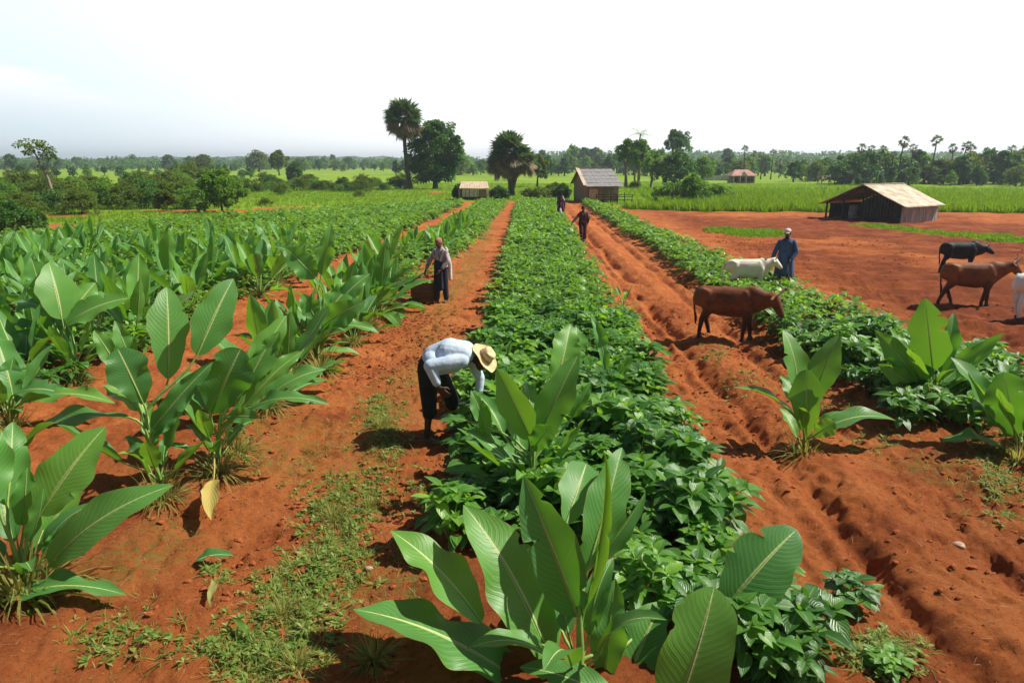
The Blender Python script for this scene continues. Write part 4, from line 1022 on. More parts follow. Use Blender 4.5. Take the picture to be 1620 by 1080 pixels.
def headshapes(c,up,fw,s=1.0):
    c=V3(c);up=V3(up).normalized();fw=(V3(fw)-up*V3(fw).dot(up)).normalized(); sd=up.cross(fw)
    m=Matrix((fw,sd,up)).transposed(); q=m.to_quaternion(); sh=[]
    def Lc(f,l,u): return c+fw*f*s+sd*l*s+up*u*s
    sh.append(('e',Lc(-.008,0,.03),(.098*s,.077*s,.092*s),q)); sh.append(('e',Lc(.02,0,-.035),(.068*s,.058*s,.075*s),q))
    sh.append(('e',Lc(.052,0,-.088),(.030*s,.032*s,.022*s),q))           # chin
    sh.append(('c',Lc(.084,0,.018),.010*s,Lc(.106,0,-.022),.014*s)); sh.append(('e',Lc(.098,0,-.028),(.014*s,.021*s,.010*s),q))
    sh.append(('c',Lc(.082,-.032,.030),.010*s,Lc(.082,.032,.030),.010*s))
    sh.append(('e',Lc(.082,0,-.056),(.012*s,.024*s,.007*s),q)); sh.append(('e',Lc(.080,0,-.068),(.012*s,.021*s,.007*s),q))
    for l in (-1,1): sh.append(('e',Lc(-.004,.077*l,-.005),(.018*s,.009*s,.030*s),q)); sh.append(('e',Lc(.058,.04*l,-.022),(.024*s,.020*s,.020*s),q))
    eyes=[(Lc(.078,.030*l,.008),.012*s) for l in (-1,1)]
    return sh,eyes,Lc,q
def eyes_part(eyes,parent):
    for e,r in eyes: blob('eye',[('e',e,r)],.004,M_EYE,parent,1)
PV_=.0085
# ---- bending farmer
g=G(681,687)
far=thing('person','person bent double in a wide straw hat, pale blue shirt and dark trousers, picking leaves','person',(g.x,g.y,hz(g.x,g.y)),0)
hs,ey,Lc,q=headshapes((.67,-.03,.96),(.74,-.14,.62),(.5,-.05,-.85))
neck0=V3((.53,0,1.02)); 
far.scale=(1.05,1.05,1.15)
B=list(hs); B.append(('c',neck0,.06,Lc(-.02,0,-.04),.052))
B+= [('c',(.03,-.09,.90),.125,(.03,.10,.90),.125),('c',(.05,0,.93),.13,(.28,0,1.03),.135),('c',(.26,-.05,1.03),.13,(.47,-.10,1.03),.10),('c',(.26,.05,1.03),.13,(.47,.10,1.03),.10)]
hipR=(.0,-.10,.88);hipL=(.05,.10,.88);knR=(.02,-.12,.47);knL=(.27,.17,.48);anR=(-.03,-.12,.08);anL=(.30,.24,.08)
for h_,k_,a_ in ((hipR,knR,anR),(hipL,knL,anL)):
    B+= [('c',h_,.095,k_,.058),('c',k_,.056,V3(k_).lerp(V3(a_),.35)+V3((-.015,0,0)),.055),('c',V3(k_).lerp(V3(a_),.35),.05,a_,.033)]
foot(B,anR,(.9,-.5,0),.21); foot(B,anL,(1,-.1,0),.21)
shR=(.44,-.18,1.0);shL=(.50,.17,.97);elR=(.06,-.30,.97);elL=(.63,.13,.71);wrR=(.17,-.32,.73);wrL=(.61,.05,.50)
for s_,e_,w_ in ((shR,elR,wrR),(shL,elL,wrL)): B+= [('c',s_,.055,e_,.041),('c',e_,.041,w_,.027)]
hand(B,wrR,(.75,.05,-.9),(1,0,.6),(0,1,0),1.1,.8); hand(B,wrL,(.25,-.2,-1),(0,-1,0),(1,0,0),1.05,.9)
blob('body',B,.0065,M_SKIN,far,4); eyes_part(ey,far)
Sh=[('c',(.06,-.09,.96),.135,(.06,.09,.96),.135),('c',(.08,0,.98),.155,(.28,0,1.06),.155),('c',(.25,-.05,1.05),.15,(.46,-.10,1.045),.115),('c',(.25,.05,1.05),.15,(.46,.10,1.045),.115),('c',(.46,0,1.06),.10,(.54,0,1.035),.075),
    ('e',(.20,-.02,.93),(.20,.15,.10)),('c',(.12,-.08,.90),.10,(.34,-.06,.92),.09)]
Sh+=[('c',shR,.088,(.26,-.25,.99),.082),('c',(.26,-.25,.99),.08,elR,.074),('c',elR,.072,(.14,-.315,.79),.056),
     ('c',shL,.08,elL,.062),('c',elL,.06,(.62,.085,.53),.048)]
for k in range(5): # folds across the back
    a=k/6; Sh.append(('c',(.03+.42*a,-.14+.02*k,1.02+.05*a),.02,(.10+.38*a,.04,1.16-.05*abs(a-.5)),.010))
blob('shirt',Sh,.008,M_SHIRT,far,12,.6)
Tr=[('c',(.02,-.09,.90),.142,(.02,.09,.90),.142),('c',(.04,-.06,.94),.13,(.04,.06,.94),.13)]
for h_,k_ in ((hipR,knR),(hipL,knL)):
    kk=V3(k_)+V3((-.005,0,-.05)); Tr+=[('c',h_,.125,V3(h_).lerp(kk,.5),.112),('c',V3(h_).lerp(kk,.5),.112,kk,.092),('c',kk,.092,kk+V3((0,0,-.035)),.094)]
blob('trousers',Tr,.009,M_TROUS,far,5)
# straw hat
def hat(parent,c,ax,rb=.20,rc=.092,hc=.115,mat=M_STRAWH,fw=(1,0,0)):
    axv=V3(ax).normalized(); q=axv.to_track_quat('Z','Y'); n=40; prof=[(0,hc*.93),(rc*.35,hc*1.0),(rc*.75,hc*.99),(rc*.93,hc*.86),(rc*.98,hc*.5),(rc*1.05,.012),(rc*1.25,.0),(rb*.75,-.008),(rb*.97,-.002),(rb,.006),(rb*.99,-.004),(rb*.75,-.018),(rc*1.1,-.012),(rc*.95,0),(rc*.9,hc*.8),(0,hc*.85)]
    V=[];Fc=[]
    for (r,z) in prof:
        for i in range(n):
            a=2*math.pi*i/n; dz=(.022*math.cos(2*a)+.008*math.sin(5*a))*max(0,(r-rc)/(rb-rc)) ; dent=-.018*math.exp(-(math.sin(a)*r/.03)**2)*(1 if z>hc*.8 and r<rc*.8 else 0)
            V.append((q@V3((r*math.cos(a),r*math.sin(a)*.94,z+dz+dent)))+V3(c))
    m=len(prof)
    for k in range(m-1):
        for i in range(n): Fc.append((k*n+i,k*n+(i+1)%n,(k+1)*n+(i+1)%n,(k+1)*n+i))
    h=link('straw_hat',np_mesh('straw_hat',[v[:] for v in V],Fc),mat,parent)
    bb=MB(); 
    V=[];Fc=[]
    for z in (.012,.036):
        for i in range(n): a=2*math.pi*i/n; rr_=rc*1.045+.003; V.append(((q@V3((rr_*math.cos(a),rr_*math.sin(a)*.94,z)))+V3(c))[:])
    for i in range(n): Fc.append((i,(i+1)%n,n+(i+1)%n,n+i))
    link('hat_band',np_mesh('hat_band',V,Fc),M_BAND,h)
hat(far,Lc(-.01,0,.055),(.72,-.26,.64),.205,.094,.12)

def stander(name,label,px,py,face_deg,H,top,bottom,skin=M_SKIN,arms=None,legs=None,robe=None,voxel=.009,head_tilt=.15,hatfn=None,step=.1,sleeve=.95,trous=None,legr=.05,hair=True,crouch=0):
    """standing figure facing local +X, z up. arms: (elbow,wrist) for R(-y),L(+y)"""
    g=G(px,py); t=thing('person',label,'person',(g.x,g.y,hz(g.x,g.y)),R(face_deg)); k=H/1.70
    def v(x,y,z): return V3((x*k,y*k,z*k))
    hs,ey,Lc,q=headshapes(v(.03+head_tilt*.2,0,1.575),(head_tilt,0,1),(1,0,-head_tilt),k*.98)
    B=list(hs)+[('c',v(0,0,1.38),.055*k,v(.02+head_tilt*.1,0,1.52),.050*k)]
    B+=[('c',v(-.01,-.10,1.33),.088*k,v(-.01,.10,1.33),.088*k),('c',v(0,-.06,1.30),.11*k,v(0,-.055,1.08),.10*k),('c',v(0,.06,1.30),.11*k,v(0,.055,1.08),.10*k),('c',v(-.01,-.075,.95),.115*k,v(-.01,.075,.95),.115*k)]
    lg=legs or ((v(step,-.10,.50),v(step*1.0,-.10,.08)),(v(-step*.3,.10,.50),v(-step,.10,.08)))
    for sgn,(kn,an) in zip((-1,1),lg):
        hp=v(0,.09*sgn,.90); B+=[('c',hp,.088*k,kn,.056*k),('c',kn,.054*k,V3(kn).lerp(V3(an),.35)-V3((.01,0,0)),.052*k),('c',V3(kn).lerp(V3(an),.35),.048*k,an,.033*k)]; foot(B,an,(1,.12*sgn,0),.2*k)
    arms=arms or ((v(.02,-.26,1.10),v(.08,-.25,.86)),(v(.02,.26,1.10),v(.08,.25,.86)))
    for sgn,(el,wr) in zip((-1,1),arms):
        s_=v(0,.165*sgn,1.34); B+=[('c',s_,.052*k,el,.040*k),('c',el,.040*k,wr,.027*k)]; d=V3(wr)-V3(el); hand(B,wr,d+V3((0,0,-.05)),(1,0,0),(0,-sgn,0),k,.8)
    blob('body',B,voxel*.85,skin,t,3); eyes_part(ey,t)
    T=[('c',v(-.01,-.085,1.32),.098*k,v(-.01,.085,1.32),.098*k),('c',v(0,-.13,1.33),.07*k,v(0,-.03,1.41),.06*k),('c',v(0,.13,1.33),.07*k,v(0,.03,1.41),.06*k),('c',v(0,-.06,1.30),.125*k,v(0,-.06,1.05),.122*k),('c',v(0,.06,1.30),.125*k,v(0,.06,1.05),.122*k),('c',v(0,-.075,.98),.13*k,v(0,.075,.98),.13*k),('c',v(0,0,1.40),.072*k,v(.01,0,1.43),.066*k)]
    for sgn,(el,wr) in zip((-1,1),arms):
        s_=v(0,.165*sgn,1.34); T+=[('c',s_,.074*k,el,.062*k)]
        if sleeve>.5: T+=[('c',el,.062*k,V3(el).lerp(V3(wr),min(sleeve,.92)),.048*k)]
    if robe:
        zb=robe
        for (y,x) in ((-.08,0),(.08,0),(0,.05),(0,-.05)): T+=[('c',v(x,y,1.0),.125*k,v(x*1.7,y*1.45,zb+.14),.14*k)]
        for a in range(12):
            an=a*math.pi/6; T.append(('c',v(.11*math.cos(an),.15*math.sin(an),1.0),.018*k,v(.17*math.cos(an),.235*math.sin(an),zb+.02),.036*k))
    blob('robe' if robe else 'shirt',T,voxel,top,t,4)
    if trous:
        Q=[('c',v(0,-.08,.94),.125*k,v(0,.08,.94),.125*k)]
        for sgn,(kn,an) in zip((-1,1),lg): Q+=[('c',v(0,.09*sgn,.90),.108*k,kn,.088*k),('c',kn,.088*k,V3(an)+V3((0,0,.04)),.075*k)]
        blob('trousers',Q,voxel,trous,t,4)
    return t,v,Lc,q,k
# ---- scarf person with box
V_=V3
t,v,Lc,q,k=stander('p','person in a red brown headscarf and printed blouse standing beside the brown box','',0,0,1.6,None,None) if False else stander('p','person in a red brown headscarf and printed blouse standing beside the brown box',699,478,-118,1.66,M_PRINT,None,M_SKINR,
    arms=((V3((.10,-.27,1.08)),V3((.16,-.36,.84))),(V3((.06,.25,1.08)),V3((.22,.15,.88)))),trous=M_NAVY,head_tilt=.3,step=.07,sleeve=.75)
blob('headscarf',[('e',Lc(-.022,0,.045),(.108,.090,.092),q),('e',Lc(-.075,0,-.01),(.055,.065,.075),q),('c',Lc(-.07,0,-.06),.045,v(-.07,0,1.40),.055)],.008,M_SCARF,t,4)
blob('shawl',[('c',v(-.06,.13,1.42),.045,v(-.13,.20,1.0),.05),('c',v(-.13,.20,1.0),.05,v(-.12,.21,.62),.05),('c',v(-.06,-.13,1.42),.045,v(-.12,-.18,1.0),.045),('c',v(-.12,-.18,1.0),.045,v(-.10,-.19,.25),.05),('c',v(-.12,-.12,1.38),.04,v(-.12,.12,1.38),.04),('c',v(-.13,.15,.9),.045,v(-.14,-.10,.9),.045),('c',v(.05,.13,1.40),.035,v(.12,.08,1.12),.03)],.010,M_WCLOTH,t,5)
blob('apron',[('c',v(.10,-.07,1.08),.05,v(.11,-.08,.40),.07),('c',v(.10,.07,1.08),.05,v(.11,.06,.40),.07),('c',v(.11,0,1.08),.05,v(.13,0,.36),.07)],.010,M_NAVY,t,5)
# box
g=G(670,474); box=thing('box','brown wooden harvest box on the soil beside the person in the headscarf','box',(g.x,g.y,hz(g.x,g.y)),R(8))
M_BOX=plain('brown_box_wood',(.22,.12,.05),.75,c2=(.13,.065,.028),nscale=3,bump=.4,bscale=14,stretch=(1,1,4))
w,d_,h_=.62,.5,.50
for i in range(4):
    z=.01+h_*(i+.5)/4
    for (c,s) in (((0,-d_/2,z),(w,.03,h_/4-.006)),((0,d_/2,z),(w,.03,h_/4-.006)),((-w/2+.02,0,z),(.03,d_-.034,h_/4-.006)),((w/2-.02,0,z),(.03,d_-.034,h_/4-.006))): 
        pass
m_=MB()
for i in range(4):
    z=.01+h_*(i+.5)/4
    for (c,s) in (((0,-d_/2,z),(w,.03,h_/4-.006)),((0,d_/2,z),(w,.03,h_/4-.006)),((-w/2+.02,0,z),(.03,d_-.034,h_/4-.006)),((w/2-.02,0,z),(.03,d_-.034,h_/4-.006))): m_.box(c,s)
m_.build('side_boards',M_BOX,box)
MB().box((0,0,.03),(w-.08,d_-.05,.03)).build('bottom',M_BOX,box)
m_=MB()
for x in (-1,1):
    for y in (-1,1): m_.box((x*(w/2-.01),y*(d_/2+.018),h_/2+.01),(.05,.02,h_+.02))
m_.build('corner_battens',M_BOX,box)
az=RNG.uniform(0,6.28,90)
Vv,Fq,U,rr=leafs(np.stack([RNG.uniform(-.25,.25,90),RNG.uniform(-.18,.18,90),np.full(90,.44)],-1),dirs(az,RNG.uniform(.1,1,90)),.16,.08,np.array([0,0,1.]),seg=3,mid=True)
tag(link('picked_leaves',np_mesh('picked_leaves',Vv,Fq,U,rr),M_CROP,None,(g.x,g.y,hz(g.x,g.y))),'heap of picked green leaves filling the brown box','picked leaves',kind='stuff')
# ---- herdsman
t,v,Lc,q,k=stander('p','person in a long blue robe and white cap standing with the cream calf',1237,463,-115,1.74,M_BLUE,None,M_SKIN,robe=.42,head_tilt=.22,step=.06,
    arms=((V3((.08,-.27,1.12)),V3((.20,-.33,.88))),(V3((.03,.27,1.12)),V3((.18,.16,.92)))))
blob('cap',[('e',Lc(-.012,0,.075),(.103,.086,.062),q),('c',Lc(.07,-.03,.055),.014,Lc(.07,.03,.055),.014),('e',Lc(.095,0,.045),(.05,.06,.010),q)],.006,M_WCLOTH,t,3)
blob('beard',[('e',Lc(.05,0,-.085),(.045,.05,.045),q)],.006,M_HAIR,t,3)
# ---- two walkers
t,v,Lc,q,k=stander('p','person in dark maroon clothes with one arm held out, walking down the right path',921,384,-75,1.66,M_MAROON,None,M_SKIN,trous=M_MAROON,head_tilt=.05,step=.14,
    arms=((V3((.12,-.38,1.12)),V3((.22,-.56,.98))),(V3((.05,.27,1.15)),V3((-.02,.24,.9)))),voxel=.012)
blob('hair',[('e',Lc(-.02,0,.045),(.102,.086,.088),q)],.008,M_HAIR,t,3)
blob('red_wrap',[('c',v(.04,.12,1.1),.06,v(-.10,.20,.25),.05),('c',v(.0,.18,1.3),.05,v(-.08,.2,.7),.06)],.012,M_REDC,t,4)
blob('shoulder_cloth',[('c',v(.0,-.12,1.42),.05,v(.02,.2,1.38),.06),('c',v(.02,.2,1.38),.06,v(.08,.24,1.15),.045)],.010,plain('grey_cloth',(.10,.08,.085),.9),t,3)
t,v,Lc,q,k=stander('p','person in a purple top and pale trousers at the far end of the right path',887,347,-70,1.62,M_PURP,None,M_SKIN,trous=M_WCLOTH,head_tilt=.1,step=.16,voxel=.012)
blob('hair',[('e',Lc(-.02,0,.045),(.104,.088,.09),q)],.008,M_HAIR,t,3)
blob('skirt',[('c',v(0,-.07,1.0),.14,v(0,-.1,.62),.17),('c',v(0,.07,1.0),.14,v(0,.1,.62),.17)],.012,M_PURP,t,4)
blob('white_shawl',[('c',v(.05,.10,1.48),.05,v(.06,.20,1.25),.05)],.010,M_WCLOTH,t,3)
# ================================================================= CATTLE
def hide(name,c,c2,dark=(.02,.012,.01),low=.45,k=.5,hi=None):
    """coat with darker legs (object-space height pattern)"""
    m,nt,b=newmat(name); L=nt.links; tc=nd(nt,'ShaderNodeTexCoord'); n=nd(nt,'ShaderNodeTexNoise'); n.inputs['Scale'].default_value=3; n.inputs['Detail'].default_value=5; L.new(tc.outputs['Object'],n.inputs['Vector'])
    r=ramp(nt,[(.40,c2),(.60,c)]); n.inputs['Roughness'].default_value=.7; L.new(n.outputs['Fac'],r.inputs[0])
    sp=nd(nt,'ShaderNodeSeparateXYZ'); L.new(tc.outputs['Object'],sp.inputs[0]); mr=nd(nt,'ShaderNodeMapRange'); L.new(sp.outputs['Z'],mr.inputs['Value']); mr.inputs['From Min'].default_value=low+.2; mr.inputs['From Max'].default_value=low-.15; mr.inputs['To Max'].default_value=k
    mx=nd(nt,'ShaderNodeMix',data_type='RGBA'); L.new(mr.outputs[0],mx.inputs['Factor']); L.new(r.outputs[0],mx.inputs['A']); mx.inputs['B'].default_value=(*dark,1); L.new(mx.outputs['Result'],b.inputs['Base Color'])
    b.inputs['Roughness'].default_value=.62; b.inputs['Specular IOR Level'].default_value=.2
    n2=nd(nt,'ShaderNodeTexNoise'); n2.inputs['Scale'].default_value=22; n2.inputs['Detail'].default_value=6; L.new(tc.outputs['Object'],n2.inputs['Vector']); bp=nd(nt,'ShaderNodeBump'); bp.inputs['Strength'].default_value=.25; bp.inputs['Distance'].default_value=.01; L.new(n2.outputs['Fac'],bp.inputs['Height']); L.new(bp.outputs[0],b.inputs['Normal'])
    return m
M_HORN=plain('horn',(.45,.36,.26),.5); M_HOOF=plain('hoof',(.03,.024,.02),.6)
def cow(label,loc,rz,s,coat,legs,head=(1.05,0,.82),nose=(.30,-.30),headmat=None,horn=.16,thin=1.0,cat='cow',tail_out=.1,ear=1):
    """local: hooves at z=0, withers ~1.12, faces +X. legs: 4 (knee dx, hoof dx, lift) for FR,FL,HR,HL"""
    t=thing('cow',label,cat,loc,rz); k=s
    def v(x,y,z): return V3((x*k*.85,y*k*thin,z*k))
    c=lambda a,ra,b_,rb,*f:('c',v(*a),ra*k,v(*b_),rb*k,*f)
    fl=((0,1,0),.78*thin)
    B=[c((-.56,0,.84),.235,(-.10,0,.80),.285,fl),c((-.10,0,.80),.285,(.35,0,.82),.27,fl),c((-.25,0,.74),.26,(.15,0,.72),.27,fl),c((.35,0,.86),.235,(.52,0,.88),.20,fl),
       c((-.60,0,.95),.13,(.38,0,.98),.11,fl),c((-.66,0,.88),.16,(-.70,0,.78),.14,fl),c((.42,0,.72),.22,(.56,0,.80),.17,fl),c((.40,0,1.02),.09,(.55,0,1.0),.09,fl)]
    for sy in (-1,1): B+=[c((-.60,.13*sy,1.0),.06,(-.48,.12*sy,.95),.08),c((.36,.12*sy,1.0),.05,(.46,.15*sy,.78),.07),c((.40,.07*sy,.86),.13,(.42,.09*sy,.70),.11),c((-.50,.06*sy,.85),.17,(-.50,.08*sy,.70),.13)]
    hd=V3(head); nk=V3((.52,0,.92)); ms=hd+V3((nose[0],0,nose[1]))
    f2=((0,1,0),.7)
    B+=[c(nk,.22,nk.lerp(hd,.5)+V3((0,0,-.04)),.175,f2),c(nk.lerp(hd,.5)+V3((0,0,-.04)),.175,hd,.135,f2),c((.50,0,.70),.15,hd+V3((-.14,0,-.12)),.10,f2)]
    B+=[c(hd,.125,hd.lerp(ms,.45),.102,((0,1,0),.9)),c(hd.lerp(ms,.45),.10,hd.lerp(ms,.95),.070),c(hd+V3((.0,0,-.05)),.08,hd.lerp(ms,.7)+V3((-.03,0,-.03)),.05),c(ms+V3((-.01,-.025,0)),.048,ms+V3((-.01,.025,0)),.048)]
    up=V3((-nose[1],0,nose[0])).normalized()
    for sy in (-1,1):
        e0=hd+V3((-.03,.085*sy,.02))+up*.03; B.append(c(e0,.032,e0+V3((-.06,.19*sy,-.02)),.024)); B.append(c(e0+V3((-.03,.09*sy,-.02)),.048,e0+V3((-.05,.15*sy,-.03)),.034))
        B.append(c(hd.lerp(ms,.3)+V3((0,.068*sy,.02)),.022,hd.lerp(ms,.36)+V3((0,.068*sy,.02)),.02))
    hoofs=[]
    names=((.44,-.12),(.44,.12),(-.54,-.12),(-.54,.12))
    for i,((x,y),(kd,hd_,lift)) in enumerate(zip(names,legs)):
        if i<2:
            kn=(x+kd,y,.40+lift); fet=(x+hd_,y,.12+lift*.5); B+=[c((x-.02,y*.7,.76),.125,(x+kd*.5,y,.56),.095),c((x+kd*.5,y,.56),.09,kn,.066),c(kn,.064,fet,.046)]
        else:
            st=(x+.08+kd*.5,y*.85,.62); hk=(x-.08+kd,y,.42+lift); fet=(x+hd_,y,.12+lift*.5); B+=[c((x+.02,y*.55,.82),.15,st,.115),c(st,.115,hk,.064),c(hk,.062,fet,.046)]
        B.append(c(fet,.046,(fet[0]+.012,y,.055+lift*.5),.050)); hoofs.append((fet[0]+.02,y,lift*.5))
    tb=(-.74,0,.98); B+=[c((-.66,0,1.0),.07,tb,.05)]; tp=[v(-.70,0,1.0),v(-.79-tail_out*.5,0,.95),v(-.83-tail_out,0,.80),v(-.82-tail_out,0,.62),v(-.79-tail_out,0,.44)]; mk('tail',tube_np([p[:] for p in tp],[.034*k,.032*k,.026*k,.021*k,.018*k],8),coat,t)
    blob('body',B,.016*k,coat,t,26,.7)
    for h_ in hoofs: MB().cyl(v(h_[0],h_[1],h_[2]),v(h_[0]-.015,h_[1],h_[2]+.055),.062*k,.054*k,10).build('hoof',M_HOOF,t)
    blob('tail_tuft',[c((-.78-tail_out,0,.50),.018,(-.77-tail_out,0,.38),.03),c((-.77-tail_out,0,.38),.03,(-.77-tail_out,0,.27),.012)],.01*k,M_HAIR if headmat is None else headmat,t,2)
    for sy in (-1,1):
        if horn:
            b0=hd+up*.085+V3((-.02,.05*sy,0)); b1=b0+up*horn*.6+V3((-.01,.05*sy,.01)); b2=b1+up*horn*.5+V3((.03,-.01*sy,.03))
            blob('horn',[c(b0,.026,b1,.019),c(b1,.019,b2,.008)],.007,M_HORN,t,1)
        e=hd.lerp(ms,.32)+V3((0,.082*sy,.025)); blob('eye',[('e',v(*e),.016*k)],.005,M_HAIR,t,1)
    return t
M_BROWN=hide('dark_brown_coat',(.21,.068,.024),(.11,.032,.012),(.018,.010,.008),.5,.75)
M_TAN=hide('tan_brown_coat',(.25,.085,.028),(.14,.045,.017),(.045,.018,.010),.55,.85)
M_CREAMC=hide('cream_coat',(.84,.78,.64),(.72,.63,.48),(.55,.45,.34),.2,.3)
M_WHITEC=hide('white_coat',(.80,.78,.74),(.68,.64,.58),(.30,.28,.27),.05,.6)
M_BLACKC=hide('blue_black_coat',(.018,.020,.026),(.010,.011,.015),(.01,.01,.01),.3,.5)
def mid(px1,py1,px2,py2):
    a=G(px1,py1); b=G(px2,py2); return a,b,math.atan2(b.y-a.y,b.x-a.x)
# brown cow on the right path
g=G(1150,537); cow('dark brown cow with small horns standing across the right path, head lowered over the crops','',0,0,None,None) if False else None
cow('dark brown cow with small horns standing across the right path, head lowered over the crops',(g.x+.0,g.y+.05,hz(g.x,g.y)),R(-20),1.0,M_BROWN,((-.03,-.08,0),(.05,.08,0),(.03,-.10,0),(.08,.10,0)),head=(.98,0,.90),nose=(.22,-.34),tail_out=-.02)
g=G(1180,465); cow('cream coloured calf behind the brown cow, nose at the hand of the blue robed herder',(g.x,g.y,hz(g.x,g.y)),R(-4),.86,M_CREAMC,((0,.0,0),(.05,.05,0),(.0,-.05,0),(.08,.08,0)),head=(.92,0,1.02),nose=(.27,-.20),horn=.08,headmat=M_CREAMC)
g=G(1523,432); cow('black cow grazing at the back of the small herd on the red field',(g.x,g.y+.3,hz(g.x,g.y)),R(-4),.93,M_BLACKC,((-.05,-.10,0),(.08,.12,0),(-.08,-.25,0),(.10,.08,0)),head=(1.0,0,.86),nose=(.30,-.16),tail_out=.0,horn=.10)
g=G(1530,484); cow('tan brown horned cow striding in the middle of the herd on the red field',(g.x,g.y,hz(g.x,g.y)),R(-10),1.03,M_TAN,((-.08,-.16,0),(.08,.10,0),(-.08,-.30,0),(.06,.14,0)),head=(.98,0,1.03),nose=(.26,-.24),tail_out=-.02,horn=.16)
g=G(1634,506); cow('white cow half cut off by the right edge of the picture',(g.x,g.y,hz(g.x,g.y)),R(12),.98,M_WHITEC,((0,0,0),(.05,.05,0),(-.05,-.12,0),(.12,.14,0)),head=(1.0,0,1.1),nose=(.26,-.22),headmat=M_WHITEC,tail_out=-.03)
# ================================================================= BROAD-LEAVED PLANTS
def blade_np(base,tip,width,nrmv,lobe=.05,tears=0,arch=.12,fold=.25,wave=.03,seed=0,nl=18,nw=8,droop=0.0,twist=0.0,peak=.42,rn=None):
    r=random.Random(seed); base=np.array(base,float); tip=np.array(tip,float); ax=tip-base; L=np.linalg.norm(ax); ax/=L
    n0=np.array(nrmv,float); n0=n0-ax*n0.dot(ax); n0/=max(np.linalg.norm(n0),1e-6); s0=np.cross(ax,n0)
    t=np.linspace(0,1,nl+1)
    c=base[None]+ax[None]*(t*L)[:,None]+n0[None]*(arch*L*4*t*(1-t))[:,None]; c[:,2]-=droop*L*t**2.5
    tg=nrm(np.gradient(c,axis=0))
    S=nrm(s0[None]-tg*(tg@s0)[:,None]); N=np.cross(S,tg); N=N*np.sign((N@n0))[:,None]
    a=twist*t+r.uniform(-.1,.1); S2=S*np.cos(a)[:,None]+N*np.sin(a)[:,None]; N2=N*np.cos(a)[:,None]-S*np.sin(a)[:,None]
    w=(t**(1.45*peak))*((1-t)**(1.45*(1-peak))); w=w/w.max(); w[-1]=.0; w=np.maximum(w,.012)
    tr=[(r.uniform(.15,.9),r.choice((-1,1)),r.uniform(.2,.75)) for _ in range(tears)]; us=np.linspace(-1,1,nw+1); p1,p2=r.uniform(0,6.28),r.uniform(0,6.28); f1,f2=r.uniform(9,14),r.uniform(18,26)
    V=np.zeros((nl+1,nw+1,3)); UV=np.zeros((nl+1,nw+1,2))
    for j,u in enumerate(us):
        sd=p1 if u<0 else p2
        au=abs(u); wv=wave*L*au**2*(np.sin(f1*t+sd)+.5*np.sin(f2*t+sd*2))*w
        ed_=1+ (lobe*np.sin(f1*1.1*t+sd*1.7)+.03*np.sin(f2*1.3*t+sd))*au**2
        hw=width*.5*w*ed_
        if tears and au>.3:
            for (ts,st,dp) in [q_ for q_ in tr if (q_[1]>0)==(u>0)]: hw=hw*(1-dp*max(0,(au-.3)/.7)*np.exp(-((t-ts)/.012)**2))
        V[:,j]=c+S2*(u*hw*math.cos(fold*au))[:,None]+N2*((au**1.3)*hw*math.sin(fold)+wv)[:,None]
        UV[:,j,0]=(u+1)/2; UV[:,j,1]=t
    k=nw+1; a_=(np.arange(nl)[:,None]*k+np.arange(nw)[None]).ravel(); Fq=np.stack([a_,a_+1,a_+k+1,a_+k],-1)
    return V.reshape(-1,3),Fq,UV.reshape(-1,2),np.full(V.shape[0]*V.shape[1],rn if rn is not None else r.random()),c
def leaf_part(parent,root,base,tip,width,nv,seed,pr=.012,**kw):
    """one leaf = petiole + blade (+ midrib ridge), a single mesh with two materials"""
    V,Fq,U,rr,c=blade_np(base,tip,width,nv,seed=seed,**kw)
    root=np.array(root,float); base=np.array(base,float); d=(c[1]-c[0]); d/=np.linalg.norm(d); L=np.linalg.norm(base-root)
    tt=np.linspace(0,1,6)[:,None]; p1=root+np.array([0,0,1.])*L*.35; p2=base-d*L*.35
    pts=(1-tt)**3*root+3*(1-tt)**2*tt*p1+3*(1-tt)*tt**2*p2+tt**3*base
    # petiole runs on as the raised underside midrib
    nn=np.cross(np.cross(c[2]-c[0],[0,0,1.]),c[2]-c[0]); 
    rib=c[1:int(len(c)*.9)]
    path=np.concatenate([pts,rib-0.002]); rad=np.concatenate([np.linspace(pr*1.6,pr,6),np.linspace(pr*.9,pr*.15,len(rib))])
    rv=tube_np(path,rad,6)
    V2,F2,U2,R2=merge([(V,Fq,U,rr),rv])
    me=np_mesh('leaf',V2,F2,U2,R2); me.materials.append(M_BIG); me.materials.append(M_STEM)
    mi=np.zeros(len(me.polygons),dtype=np.int32); mi[len(Fq):]=1; me.polygons.foreach_set('material_index',mi)
    return link('leaf',me,None,parent)
